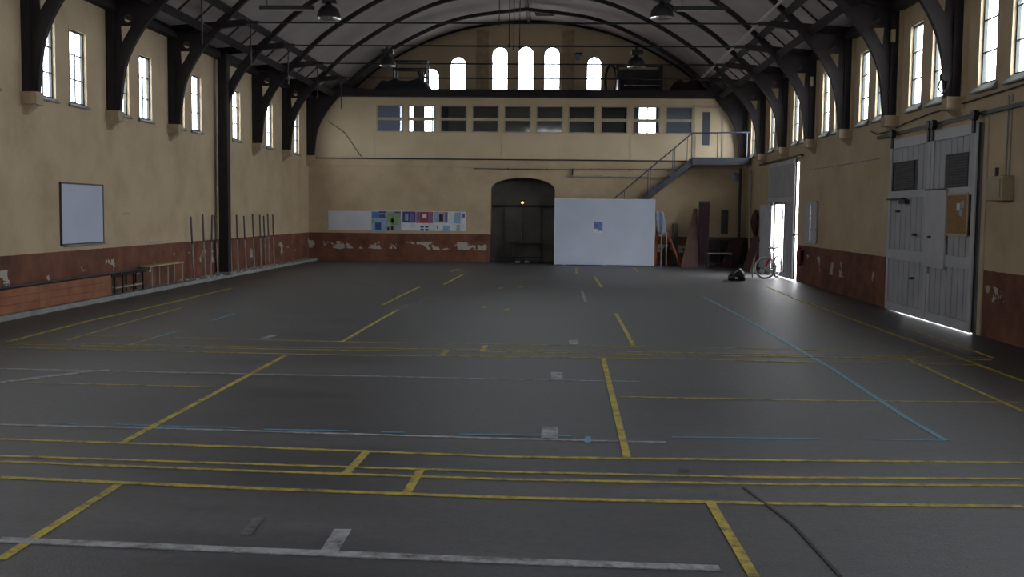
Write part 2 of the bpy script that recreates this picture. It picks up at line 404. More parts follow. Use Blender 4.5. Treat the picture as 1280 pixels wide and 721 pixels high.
WHI=[
 (0.085,[(-3.11,5.58),(-1.64,5.51),(-0.24,5.45),(0.85,5.42)]),
 (0.05,[(-6.42,11.63),(-4.16,11.58),(-2.34,11.58),(-0.53,11.53),(0.89,11.54)]),
 (0.05,[(-4.76,8.6),(-3.34,8.59),(-0.39,8.47),(0.87,8.46)]),
 (0.1,[(-1.25,5.93),(-1.24,5.47)]),
 (0.14,[(-0.08,8.97),(-0.08,8.52)]),
 (0.13,[(-0.04,12.1),(-0.03,11.6)]),
 (0.13,[(0.19,15.24),(0.19,14.68)]),
 (0.1,[(-4.24,15.22),(-4.26,14.82)]),
 (0.06,[(0.49,25.09),(0.51,21.73)]),
 (0.09,[(-5.91,10.7),(-5.33,11.53),(-5.13,11.64)]),
 (0.04,[(-5.84,13.83),(-5.83,14.8)]),
]
BLU=[
 (0.05,[(3.21,23.68),(3.28,19.3),(3.29,18.04),(3.3,12.78),(3.2,9.77),(3.21,8.75)]),
 (0.05,[(-5.83,14.8),(-5.81,15.58)]),
 (0.05,[(-5.79,17.05),(-5.81,18.29)]),
 (0.03,[(-4.35,8.69),(-4.14,8.69)]),
 (0.03,[(-3.8,8.7),(-2.71,8.66)]),
 (0.03,[(-2.49,8.63),(-1.78,8.63)]),
 (0.03,[(-1.49,8.62),(-1.3,8.62)]),
 (0.035,[(-0.83,8.6),(-0.39,8.6),(0.11,8.61)]),
 (0.035,[(0.94,8.67),(2.17,8.71)]),
 (0.03,[(2.55,8.73),(3.21,8.75)]),
 (0.05,[(0.24,8.61),(0.23,8.38)]),
]
CRK=[
 (0.02,[(1.26,7.08),(1.41,6.26),(1.46,5.35)]),
]

FAD=[(0.07,[(-1.8,6.13),(-1.78,5.78)]),(0.08,[(0.91,7.57),(0.9,7.5)])]

def painted(w, pts, m, k):
    b = MB(); z0, z1 = 0.0012 + 0.0002 * (k % 7), 0.004 + 0.0004 * (k % 9)
    L = [Vector((x, y, 0)) for x, y in pts]; Lf, Rt = [], []
    for i, p in enumerate(L):
        d = (L[min(i + 1, len(L) - 1)] - L[max(i - 1, 0)]).normalized(); n = Vector((-d.y, d.x, 0)) * (w / 2)
        Lf.append(p + n); Rt.append(p - n)
    for i in range(len(L) - 1):
        a, c, d, e = Lf[i], Lf[i + 1], Rt[i + 1], Rt[i]
        b.hexa([(a.x, a.y, z0), (e.x, e.y, z0), (d.x, d.y, z0), (c.x, c.y, z0), (a.x, a.y, z1), (e.x, e.y, z1), (d.x, d.y, z1), (c.x, c.y, z1)])
    return b
k = 0
for lst, m, nm in ((YEL, 'yellow_paint', 'yellow_line'), (WHI, 'white_paint', 'white_line'), (BLU, 'blue_paint', 'blue_line'), (FAD, 'faded_paint', 'faded_line'), (CRK, 'crack_filler', 'crack')):
    for w, pts in lst:
        painted(w, pts, m, k).build(nm, m, FL); k += 1

# side windows, measured on each wall
WL = [18.67, 19.93, 21.95, 23.2, 25.25, 26.47, 28.5, 29.74, 31.95, 33.13, 35.35, 36.5]
WLn = [(19.93 + 3.27 * k + d) for k in range(-7, 0) for d in (-1.26, 0)]
WR = [(20.26 + 3.37 * k + d) for k in range(-1, 6) for d in (-1.22, 0) if 20.26 + 3.37 * k + d < 37.6]
WRn = [(20.26 + 3.37 * k + d) for k in range(-7, -1) for d in (-1.22, 0)]
ZL, ZR, WW = (3.83, 5.22), (3.95, 5.46), 0.68
holesL = [rect(y - WW / 2, y + WW / 2, *ZL) for y in WL + WLn]
holesR = [rect(y - WW / 2, y + WW / 2, *ZR) for y in WR + WRn]
G1 = (29.79, 33.42, 3.36); G2 = (17.06, 21.04, 3.20)
def fL(a, b, c): return Vector((XL - 0.06 + c, a, b))
def fR(a, b, c): return Vector((XR + 0.06 + c, a, b))
CAB = (27.50, 28.66, 1.14, 2.20)
wl = grid_wall('wall_left', YN - 0.4, YG + 0.45, -0.1, 6.12, [(y - WW / 2, y + WW / 2, *ZL) for y in WL + WLn], 0.12, fL, 'limewash_wall')
wr = grid_wall('wall_right', YN - 0.4, YG + 0.45, -0.1, 6.12, [(y - WW / 2, y + WW / 2, *ZR) for y in WR + WRn] + [(G1[0], G1[1], -.2, G1[2]), (G2[0], G2[1], -.2, G2[2]),
               (CAB[0] + 0.55, CAB[0] + 0.63, CAB[2] + 0.1, CAB[3] - 0.1)], 0.12, fR, 'limewash_wall')

# the arched roof
def cat(pts, n=6):
    P = [Vector((p[0], p[1], 0)) for p in pts]; out = []
    for i in range(len(P) - 1):
        p0 = P[max(i - 1, 0)]; p1 = P[i]; p2 = P[i + 1]; p3 = P[min(i + 2, len(P) - 1)]
        for j in range(n):
            t = j / n
            q = 0.5 * ((2 * p1) + (p2 - p0) * t + (2 * p0 - 5 * p1 + 4 * p2 - p3) * t * t + (3 * p1 - p0 - 3 * p2 + p3) * t ** 3)
            out.append((q.x, q.y))
    out.append((P[-1].x, P[-1].y)); return out
half = [(8.5, 5.93), (7.8, 6.22), (6.85, 6.68), (5.83, 7.48), (4.26, 8.36), (2.43, 8.99), (0, 9.27)]
full = [(CX - u, z) for u, z in half] + [(CX + u, z) for u, z in half[-2::-1]]
RP = cat(full, 5)
b = MB(); b.strip([(x, z + 0.12) for x, z in RP], RP, 'y', YN - 0.4, YG + 0.45)
struct('ceiling', b, 'ceiling_board')
RPin = [p for p in RP if XL + 0.02 < p[0] < XR - 0.02]
gout = [(XL - 0.4, -0.1), (XR + 0.4, -0.1), (XR + 0.4, 6.0)] + [(x, z + 0.03) for x, z in RP[::-1] if XL < x < XR] + [(XL - 0.4, 6.0)]
AR = [(-5.52, -4.89, 7.46), (-4.48, -3.82, 7.91), (-2.84, -2.19, 8.30), (-1.84, -1.17, 8.32), (-0.81, -0.16, 8.30), (0.86, 1.46, 7.93)]
LO = [(-6.49, -5.89), (-5.51, -4.81), (2.90, 3.62)]
gh = [arched(a, c, 6.42, z) for a, c, z in AR] + [rect(a, c, 4.72, 6.0) for a, c in LO]
plate('wall_gable', gout, gh, 0.4, lambda a, b_, c: Vector((a, YG + 0.2 + c, b_)), 'partition_paint')
plate('wall_near', gout, [arched(a, c, 6.42, z) for a, c, z in AR], 0.4, lambda a, b_, c: Vector((a, YN - 0.2 + c, b_)), 'limewash_wall')
for s, x in ((-1, -3.19), (1, 0.14)):
    o = MB().box(x - 0.24, x + 0.24, YG - 0.10, YG, 6.2, RP[0][1] + 3.05 - 0.1).build('gable_pilaster', 'corbel_stone', bpy.data.objects['wall_gable'])

# wall between hall and back rooms
px = [(-6.83 + 1.166 * i) for i in range(10)]; PW = 0.985
# the arch bay must sit open to the floor: it is part of the outline
far_out = [(XL, -0.1), (-2.62, -0.1), (-2.62, 2.68)] + [(-1.45 - 1.17 * math.cos(math.pi * i / 12), 2.68 + 0.43 * math.sin(math.pi * i / 12)) for i in range(1, 12)] + [(-0.28, 2.68), (-0.28, -0.1), (XR, -0.1), (XR, 3.74), (XL, 3.74)]
plate('wall_far', far_out, [], 0.3, lambda a, b_, c: Vector((a, YF + 0.15 + c, b_)), 'limewash_far')
part = plate('wall_partition', rect(XL, XR, 3.742, 5.984), [rect(x, x + PW, 4.72, 5.70) for x in px] + [rect(4.66, 5.76, 3.86, 5.76)], 0.10, lambda a, b_, c: Vector((a, YF + 0.07 + c, b_)), 'partition_paint')
for i in range(8):
    x = -6.9 + 2.332 * i
    if x > 6.4: break
    MB().box(x - 0.008, x + 0.008, YF + 0.008, YF + 0.02, 3.80, 4.66).build('cover_strip', 'mullion_paint', part)
struct('trim_1', MB().box(XL, XR, YF - 0.05, YF - 0.0, 3.735, 3.775), 'dark_timber')
struct('trim_2', MB().box(XL, XR, YF - 0.035, YF, 3.475, 3.50), 'mullion_paint')
struct('mezzanine_deck', MB().box(XL, XR, 38.08, YG, 5.985, 6.12), 'mezz_dark')
struct('trim_3', MB().box(XL + 0.45, XR - 0.45, 37.93, 38.08, 5.985, 6.24), 'dark_timber')
struct('office_floor', MB().box(XL, XR, YF + 0.32, YG, 3.62, 3.76), 'mezz_dark')
# passage behind the arch
pa = struct_root('arch_passage', (-1.45, 39.3, 0))
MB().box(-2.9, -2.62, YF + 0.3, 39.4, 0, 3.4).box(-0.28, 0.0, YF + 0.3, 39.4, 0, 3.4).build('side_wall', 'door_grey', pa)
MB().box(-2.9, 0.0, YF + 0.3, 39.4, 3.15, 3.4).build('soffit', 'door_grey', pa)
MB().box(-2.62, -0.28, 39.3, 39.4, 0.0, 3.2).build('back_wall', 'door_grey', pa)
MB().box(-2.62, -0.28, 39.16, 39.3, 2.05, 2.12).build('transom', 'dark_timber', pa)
dd = struct_root('door_1', (-1.5, 39.2, 0))
for a, c in ((-2.15, -1.47), (-1.44, -0.80)):
    lf = MB().box(a, c, 39.22, 39.27, 0.02, 2.04).build('door_leaf', 'door_grey', dd)
    for z0, z1 in ((0.15, 0.85), (1.0, 1.9)):
        MB().box(a + 0.12, c - 0.12, 39.20, 39.225, z0, z1).build('panel', 'mullion_paint' if False else 'door_grey', lf)
MB().box(-1.52, -1.49, 39.17, 39.22, 0.95, 1.10).build('handle', 'aluminium', dd)
o = thing('pilot_lamp', 'small orange lamp glowing above the transom inside the arched doorway', 'lamp', (-1.49, 39.25, 2.22))
MB().box(-1.56, -1.42, 39.22, 39.30, 2.12, 2.30).build('lamp_body', 'black_plastic', o)
MB().lathe([(0.0, -0.05), (0.05, -0.03), (0.055, 0.0), (0.05, 0.03), (0.0, 0.05)], -1.49, 39.19, 2.21, 12).build('lamp_lens', 'lamp_glow', o, smooth=True)

# office door beside the landing
d2 = struct_root('door_2', (5.21, YF, 3.86))
MB().box(4.66, 4.72, YF + 0.0, YF + 0.12, 3.86, 5.76).box(5.70, 5.76, YF, YF + 0.12, 3.86, 5.76).box(4.72, 5.70, YF, YF + 0.12, 5.69, 5.76).build('door_frame', 'mullion_paint', d2)
lf = plate('door_leaf', rect(4.73, 5.69, 3.87, 5.68), [rect(4.99, 5.26, 4.33, 5.52)], 0.05, lambda a, b_, c: Vector((a, YF + 0.06 + c, b_)), 'partition_paint', d2)
MB().box(4.98, 5.27, YF + 0.055, YF + 0.065, 4.32, 5.53).build('pane', 'frosted_glass', d2)
MB().cyl((4.80, YF + 0.03, 4.75), (4.80, YF - 0.03, 4.75), 0.012).cyl((4.80, YF - 0.03, 4.75), (4.90, YF - 0.03, 4.75), 0.012).build('handle', 'aluminium', d2)

# windows ------------------------------------------------------------
WN = [0]
def next_window(loc):
    WN[0] += 1; return struct_root('window_%d' % WN[0], loc)
def side_window(side, yc):
    z0, z1 = ZL if side < 0 else ZR
    xw = XL if side < 0 else XR; s = side
    w = next_window((xw, yc, z0))
    h = WW / 2; xg = xw + s * 0.045
    fr = MB(); t = 0.035
    for a, c, e, g in ((-h, h, z0, z0 + t), (-h, h, z1 - t, z1), (-h, -h + t, z0, z1), (h - t, h, z0, z1)):
        fr.box(min(xg, xg + s * 0.05), max(xg, xg + s * 0.05), yc + a, yc + c, e, g)
    fr.build('window_frame', 'window_iron', w)
    rows = 3; H = z1 - z0
    for i in range(1, rows):
        MB().box(min(xg, xg + s * 0.03), max(xg, xg + s * 0.03), yc - h, yc + h, z0 + H * i / rows - 0.011, z0 + H * i / rows + 0.011).build('glazing_bar', 'window_iron', w)
    cols = 2 if s < 0 else 1
    if cols == 2:
        MB().box(min(xg, xg + s * 0.03), max(xg, xg + s * 0.03), yc - 0.008, yc + 0.008, z0, z1).build('glazing_bar', 'window_iron', w)
    for i in range(rows):
        for j in range(cols):
            ya, yb = yc - h + 2 * h * j / cols, yc - h + 2 * h * (j + 1) / cols
            MB().box(min(xg + s * .012, xg + s * 0.016), max(xg + s * .012, xg + s * 0.016), ya + .005, yb - .005, z0 + H * i / rows + .005, z0 + H * (i + 1) / rows - .005).build('pane', 'window_glass', w)
    # sloping sill and pale reveal of the far jamb
    zs = z0 - 0.002
    a = xw; d_, h_ = (.05, .07) if s < 0 else (.09, .13)
    MB().hexa([(a, yc - h - .06, zs - h_), (a, yc + h + .06, zs - h_), (a - s * d_, yc + h + .10, zs - h_), (a - s * d_, yc - h - .10, zs - h_),
                       (a, yc - h - .06, zs), (a, yc + h + .06, zs), (a - s * d_, yc + h + .10, zs - h_ + .025), (a - s * d_, yc - h - .10, zs - h_ + .025)]).build('sill', 'sill_slate' if s < 0 else 'concrete', w)
    m = 'reveal_paint'
    f2 = MB()
    for ya, yb in ((yc - h - .02, yc - h), (yc + h, yc + h + .03)):
        f2.box(min(xw, xw - s * .012), max(xw, xw - s * .012), ya, yb, z0, z1 + .05)
    f2.build('window_surround', m, w)
    return w
def dupes(side, ys):
    w0 = side_window(side, ys[0])
    for y in ys[1:]:
        c = copy_tree(w0); WN[0] += 1; c.name = 'window_%d' % WN[0]; c.location.y = y
dupes(-1, WL + WLn); dupes(1, WR + WRn)
def gable_window(a, c, z1, y, s=1, z0=6.42):
    w = next_window(((a + c) / 2, y, z0))
    o_ = arched(a, c, z0, z1, 12); i_ = arched(a + .04, c - .04, z0 + .04, z1 - .04, 12)
    MB().strip(o_ + [o_[0]], i_ + [i_[0]], 'y', y, y + .05).build('window_frame', 'window_iron', w)
    n = 6; H = z1 - z0; mid = (a + c) / 2
    for i in range(1, n):
        MB().box(a + .03, c - .03, y + .01, y + .035, z0 + H * i / n - .008, z0 + H * i / n + .008).build('glazing_bar', 'window_iron', w)
    MB().box(mid - .008, mid + .008, y + .01, y + .035, z0, z1 - .01).build('glazing_bar', 'window_iron', w)
    r = (c - a) / 2 - .02
    for i in range(n):
        for (p, q) in ((a + .02, mid - .003), (mid + .003, c - .02)):
            zt = z0 + H * (i + 1) / n - .004
            if i == n - 1 or zt > z1 - r:
                zb = z0 + H * i / n + .004; pts = []
                for t in range(7):
                    x = p + (q - p) * t / 6; dz = math.sqrt(max(0, r * r - (x - mid) ** 2)); pts.append((x, min(zt, z1 - .02 - r + dz)))
                pts = [(x, max(z, zb + .003)) for x, z in pts]
                MB().prism([(p, zb), (q, zb)] + pts[::-1], 'y', y + .02, y + .024).build('pane', 'window_glass', w)
            else:
                MB().box(p, q, y + .02, y + .024, z0 + H * i / n + .004, zt).build('pane', 'window_glass', w)
for a, c, z in AR: gable_window(a, c, z, YG + .10)
for a, c in LO:
    w = next_window(((a + c) / 2, YG, 4.7)); fr = MB(); y = YG + .1
    fr.box(a, a + .04, y, y + .05, 4.72, 6.0).box(c - .04, c, y, y + .05, 4.72, 6.0).box(a, c, y, y + .05, 4.72, 4.76).box(a, c, y, y + .05, 5.96, 6.0)
    fr.build('window_frame', 'window_iron', w)
    MB().box((a + c) / 2 - .02, (a + c) / 2 + .02, y, y + .04, 4.72, 6.0).build('glazing_bar', 'window_iron', w)
    for p, q in ((a, (a + c) / 2), ((a + c) / 2, c)):
        MB().box(p + .02, q - .02, y + .02, y + .024, 4.74, 5.98).build('pane', 'window_glass', w)
# the office strip of ten two-pane windows
for i, x in enumerate(px):
    w = next_window((x + PW / 2, YF, 4.72))
    fr = MB(); y0, y1 = YF - .01, YF + .13; t = .045
    fr.box(x, x + t, y0, y1, 4.72, 5.70).box(x + PW - t, x + PW, y0, y1, 4.72, 5.70).box(x, x + PW, y0, y1, 4.72, 4.76).box(x, x + PW, y0, y1, 5.66, 5.70)
    fr.build('window_frame', 'mullion_paint', w)
    MB().box(x + t, x + PW - t, y0, y1, 5.15, 5.25).build('glazing_bar', 'mullion_paint', w)
    g = 'frosted_glass' if i in (0, 9) else 'office_glass'
    for z0, z1 in ((4.76, 5.15), (5.25, 5.66)):
        MB().box(x + t, x + PW - t, YF + .05, YF + .056, z0, z1).build('pane', g, w)
# partitions added inside the office only so that the rooms behind read dark
struct('added_office_wall_1', MB().box(-4.62, -4.52, YF + .4, YG, 3.76, 5.965), 'door_grey')
struct('added_office_wall_2', MB().box(2.35, 2.45, YF + .4, YG, 3.76, 5.965), 'door_grey')

# wall plates, corbels, pilasters
struct('trim_4', MB().box(XL, XL + .22, 8, YG, 5.86, 6.06), 'dark_timber')
struct('trim_5', MB().box(XR - .22, XR, 8, YG, 5.86, 6.06), 'dark_timber')
for k, ty in enumerate(TY[:7]):
    for s, xw, w in ((-1, XL, wl), (1, XR, wr)):
        if s < 0 and k == 3: continue
        MB().hexa([(xw, ty - .07, 3.45), (xw, ty + .07, 3.45), (xw - s * .05, ty + .05, 3.45), (xw - s * .05, ty - .05, 3.45),
                   (xw, ty - .11, 3.62), (xw, ty + .11, 3.62), (xw - s * .22, ty + .09, 3.62), (xw - s * .22, ty - .09, 3.62)]) \
            .box(min(xw, xw - s * .29), max(xw, xw - s * .27), ty - .13, ty + .13, 3.62, 3.835).build('corbel', 'corbel_stone', w)
        if k < 6 and s > 0: MB().box(min(xw, xw - s * .06), max(xw, xw - s * .05), ty - .2, ty + .2, 3.82, 5.86).build('pilaster', 'limewash_wall', w)
# curb along the left wall
struct('baseboard_left', MB().box(XL, -9.02, YN, YF, 0, .09), 'concrete')
struct('trim_6', MB().box(XR - .008, XR + .0, G1[1] + .3, YF, 3.05, 3.07), 'conduit_pale')

# daylight portals at the openings (they emit nothing, they only guide the sky light)
def portal(loc, rot, sx, sy):
    l = bpy.data.lights.new('daylight_portal', 'AREA'); l.shape = 'RECTANGLE'; l.size = sx; l.size_y = sy
    l.cycles.is_portal = True
    o = bpy.data.objects.new('daylight_portal', l); C.objects.link(o); o.location = loc; o.rotation_euler = rot
H_ = math.pi / 2
for y in WL + WLn: portal((XL - .15, y, sum(ZL) / 2), (0, -H_, 0), ZL[1] - ZL[0], WW)
for y in WR + WRn: portal((XR + .15, y, sum(ZR) / 2), (0, H_, 0), ZR[1] - ZR[0], WW)
for a, c, z in AR:
    portal(((a + c) / 2, YG + .42, (6.42 + z) / 2), (-H_, 0, 0), c - a, z - 6.42)
    portal(((a + c) / 2, YN - .42, (6.42 + z) / 2), (H_, 0, 0), c - a, z - 6.42)
for a, c in LO: portal(((a + c) / 2, YG + .42, 5.36), (-H_, 0, 0), c - a, 1.28)
portal((XR + .15, (G1[0] + G1[1]) / 2, 1.68), (0, H_, 0), 3.36, 3.68)

# ------------------------------------------------------------------ roof trusses
ribp = cat([(u * 1.014, 1.856 + (z - 1.856) * 1.014) for u, z in [(7.68, 3.80), (7.56, 4.7), (7.24, 5.38), (6.75, 5.98), (6.28, 6.45), (5.5, 7.12), (4.0, 8.02), (2.3, 8.68), (0, 8.99)]], 6)
def rib_depth(z):
    if z < 6.0: return 0.105
    if z < 6.6: return 0.105 - (z - 6.0) / 0.6 * 0.045
    return 0.06
def offset(poly, sgn):
    out = []
    for i, (x, z) in enumerate(poly):
        a = poly[max(i - 1, 0)]; c = poly[min(i + 1, len(poly) - 1)]
        d = Vector((c[0] - a[0], c[1] - a[1])).normalized(); n = Vector((d.y, -d.x)) * sgn * rib_depth(z)
        out.append((x + n.x, z + n.y))
    return out
ro, ri = offset(ribp, 1), offset(ribp, -1)
tlabels = ['dark arched roof truss nearest the camera, cut off by the top of the picture',
           'dark arched roof truss second from the camera, carrying the two nearer dome lamps',
           'dark arched roof truss just nearer than the one standing on the tall left column',
           'dark arched roof truss whose left post runs down to the floor as a column',
           'dark arched roof truss next beyond the left floor column, holding the hanging ropes',
           'dark arched roof truss last in front of the one against the mezzanine',
           'dark arched truss with solid curved corner panels against the mezzanine front',
           'dark arched roof truss above the mezzanine close to the end gable']
for k, ty in enumerate(TY):
    t = thing('roof_truss', tlabels[k], 'roof truss', (CX, ty, 3.8 if k < 7 else 6.1), 'arched roof trusses')
    h = 0.055
    if k == 7:
        sel = [i for i, p in enumerate(ribp) if p[1] > 6.1]
    else: sel = list(range(len(ribp)))
    O = [(CX + ro[i][0], ro[i][1]) for i in sel] + [(CX - ro[i][0], ro[i][1]) for i in sel[-2::-1]]
    I = [(CX + ri[i][0], ri[i][1]) for i in sel] + [(CX - ri[i][0], ri[i][1]) for i in sel[-2::-1]]
    if k == 3:
        q = [i for i in range(len(O)) if not (O[i][0] < CX and O[i][1] < 4.45)]; O = [O[i] for i in q]; I = [I[i] for i in q]
    if k == 7:
        q = [p_ for p_ in RP if XL + .3 < p_[0] < XR - .3]; O = [(x, z + .01) for x, z in q]; I = [(x, z - .08) for x, z in q]
    MB().strip(O, I, 'y', ty - h, ty + h).build('arch_rib', 'dark_timber', t)
    if k == 7: continue
    for s in (-1, 1):
        X = lambda u: (CX + s * u)
        xw = (XL - CX) if s < 0 else (XR - CX); u_w = abs(xw) - (0.005 if s < 0 else 0.055)
        def bx(mb, u0, u1, y0, y1, z0, z1): return mb.box(min(X(u0), X(u1)), max(X(u0), X(u1)), y0, y1, z0, z1)
        if k == 3 and s < 0:
            bx(MB(), 7.58, 7.83, ty - .21, ty + .04, 0.16, 6.10).build('column', 'dark_timber', t)
            MB().box(X(7.92), X(7.50), ty - .28, ty + .10, 0.09, 0.16).build('column_base', 'concrete', t)
        else:
            bx(MB(), u_w - .15, u_w, ty - .085, ty + .085, 3.84, 6.10).build('wall_post', 'dark_timber', t)
        # hammer beam from the wall through the rib
        MB().hexa([(X(u_w), ty - .08, 5.93), (X(6.08), ty - .06, 6.15), (X(6.08), ty + .06, 6.15), (X(u_w), ty + .08, 5.93),
                   (X(u_w), ty - .08, 6.13), (X(6.08), ty - .06, 6.29), (X(6.08), ty + .06, 6.29), (X(u_w), ty + .08, 6.13)]).build('hammer_beam', 'dark_timber', t)
        MB().cyl((X(6.08), ty, 6.22), (X(5.80), ty, 6.22), .045).build('rod_shoe', 'dark_steel', t)
        if s < 0 and k > 0 and k < 6: MB().cyl((X(5.98), ty, 6.18), (X(5.98), ty, 5.2), .016, 6).build('hanger_rod', 'dark_steel', t)
        if k < 6 and not (k == 3 and s < 0):
            # web between post and rib, with a round eye and a small triangular opening
            po = [(u_w - .12, 3.88), (u_w - .12, 6.04), (6.85, 6.10)] + [p for p in ribp[::-1] if 3.95 < p[1] < 6.0] + [(7.76, 3.88)]
            cu, cz, r = 7.50, 5.70, .085
            hole = [(cu + r * math.cos(2 * math.pi * i / 14), cz + r * math.sin(2 * math.pi * i / 14)) for i in range(14)]
            tri = [(7.66, 5.55), (7.43, 5.55), (7.64, 5.20)]
            plate('web_plate', po, [hole, tri], .05, lambda a, b_, c, X=X, ty=ty: Vector((X(a), ty + c, b_)), 'dark_timber', t)
        elif k == 6:
            po = [(u_w - .1, 3.9), (u_w - .1, 6.06), (6.83, 6.08)] + [p for p in ribp[::-1] if p[1] < 6.06]
            MB().prism([(X(a), c) for a, c in po], 'y', ty - .05, ty + .05).build('spandrel_panel', 'dark_timber', t)
    if k < 6: MB().cyl((CX - 5.83, ty, 6.22), (CX + 5.83, ty, 6.22), .022, 6).build('tie_rod', 'dark_steel', t)

# ridge and lattice girders that run the length of the hall
tag(MB().box(CX - .07, CX + .07, 12, YG, 9.14, 9.28).build('ridge_beam', 'dark_timber'), 'dark ridge beam along the top of the arched ceiling', 'beam')
for s, lab in ((-1, 'long dark lattice girder under the roof along the left wall'), (1, 'long dark lattice girder under the roof along the right wall')):
    t = thing('lattice_girder', lab, 'girder', (CX + s * 6.6, 10, 6.0), 'lattice girders')
    ua, za, ub, zb = 6.45, 6.47, 6.95, 6.02
    for u, z in ((ua, za), (ub, zb)):
        x = CX + s * u
        a = Vector((ub - ua, zb - za)).normalized() * .09; n = Vector((a.y, -a.x)).normalized() * .025
        q = [(x + s * (a.x + n.x), z + a.y + n.y), (x + s * (-a.x + n.x), z - a.y + n.y), (x + s * (-a.x - n.x), z - a.y - n.y), (x + s * (a.x - n.x), z + a.y - n.y)]
        MB().prism(q, 'y', 10, YF - .1).build('chord', 'dark_timber', t)
    base = None
    y = TY[0] - 3.365 * 2
    while y < YF - .3:
        if y > 10.2:
            mid = MB().hexa([(CX + s * ua, y - .03, za - .02), (CX + s * ub, y - .03, zb - .02), (CX + s * ub, y + .03, zb - .02), (CX + s * ua, y + .03, za - .02),
                             (CX + s * ua, y - .03, za + .02), (CX + s * ub, y - .03, zb + .02), (CX + s * ub, y + .03, zb + .02), (CX + s * ua, y + .03, za + .02)])
            if base is None: base = mid.build('batten', 'dark_timber', t); y0 = y
            else:
                c = base.copy(); C.objects.link(c); c.location = base.location + Vector((0, y - y0, 0))
        y += 3.365 / 3
tag(MB().cyl((CX + 6.18, 12, 6.60), (CX + 6.18, 37.6, 6.60), .035, 8).build('conduit_pipe', 'conduit_pale'), 'pale pipe running under the roof beside the right lattice girder', 'pipe')

# rib-hung ropes, vent
for i, (x, zb, lab) in enumerate(((-1.94, 7.40, 'dark climbing rope, leftmost and shortest of the four by the centre'), (-1.64, 6.75, 'dark climbing rope, second from left of the four hanging by the centre'),
                 (-1.50, 6.68, 'dark climbing rope, third from left of the four hanging by the centre'), (-1.33, 6.72, 'dark climbing rope, rightmost of the four hanging by the centre'))):
    o = thing('climbing_rope', lab, 'rope', (x, TY[4], zb), 'climbing ropes')
    MB().cyl((x, TY[4], zb), (x, TY[4], 9.06), .016, 6).build('rope', 'rope_fibre', o)
    MB().lathe([(0, -.05), (.03, -.04), (.035, 0), (.02, .05), (0, .06)], x, TY[4], zb, 8).build('knot', 'rope_fibre', o)
o = thing('ceiling_vent', 'small dark slotted vent board on the ceiling near the end gable', 'vent', (-.75, 39.5, 9.22))
MB().box(-1.12, -.38, 39.35, 39.65, 9.16, 9.26).build('vent_frame', 'dark_steel', o)
for i in range(4): MB().box(-1.08, -.42, 39.39 + i * .065, 39.42 + i * .065, 9.14, 9.165).build('slat', 'dark_timber', o)

# dome lamps
def dome_lamp(x, y, z, lab, tilt=0):
    o = thing('dome_lamp', lab, 'lamp', (x, y, z), 'dome lamps hung from the tie rods')
    r = .235
    MB().lathe([(r, 0), (r * .985, .06), (r * .90, .13), (r * .7, .20), (r * .4, .245), (.06, .26), (.06, .30), (0, .30)], x, y, z, 24).build('lamp_shade', 'dark_steel', o, smooth=True)
    MB().lathe([(r + .008, -.015), (r - .005, .0), (r * .95, .05), (r * .86, .11), (r * .66, .17), (r * .38, .215), (0, .23)], x, y, z, 24).build('reflector', 'chrome', o, smooth=True)
    MB().lathe([(0, .02), (.045, .04), (.05, .1), (.03, .17), (.0, .2)], x, y, z, 12).build('bulb', 'paper_white', o, smooth=True)
    MB().box(x - .13, x + .17, y - .09, y + .09, z + .30, z + .43).build('ballast_box', 'dark_steel', o)
    MB().box(x - .03, x + .03, y - .02, y + .02, z + .43, 6.20).build('hook', 'dark_steel', o)
dome_lamp(-4.76, TY[1], 5.72, 'dark dome lamp at the top edge of the picture, left of centre')
dome_lamp(1.92, TY[1], 5.75, 'dark dome lamp at the top edge of the picture, right of centre')
dome_lamp(-4.71, TY[3], 5.70, 'dark dome lamp over the left rack of the mezzanine')
dome_lamp(1.88, TY[3], 5.70, 'dark dome lamp over the chrome-railed frame on the right of the mezzanine')
for x0, x1, lab in ((-6.17, -5.05, 'dark strip heater hung left of the nearer left dome lamp'), (2.16, 3.20, 'dark strip heater hung right of the nearer right dome lamp')):
    o = thing('strip_heater', lab, 'heater', ((x0 + x1) / 2, TY[1], 5.86), 'strip heaters')
    MB().box(x0, x1, TY[1] - .06, TY[1] + .06, 5.88, 5.96).build('housing', 'dark_steel', o, bevel=.01)
    MB().box(x0 + .05, x1 - .05, TY[1] - .04, TY[1] + .04, 5.865, 5.885).build('heating_bar', 'aluminium', o)
    for x in (x0 + .15, x1 - .15): MB().cyl((x, TY[1], 5.95), (x, TY[1], 6.20), .008, 6).build('hanger', 'dark_steel', o)
o = thing('wall_lamp', 'small pale bulkhead lamp on the gable beside the rightmost arched window', 'lamp', (.55, YG, 7.9))
MB().box(.42, .68, YG - .12, YG, 7.96, 8.04).build('lamp_cap', 'dark_steel', o)
MB().lathe([(0, -.12), (.09, -.09), (.12, 0), (.11, .08), (0, .08)], .55, YG - .13, 7.88, 14).build('lamp_glass', 'paper_grey', o, smooth=True)

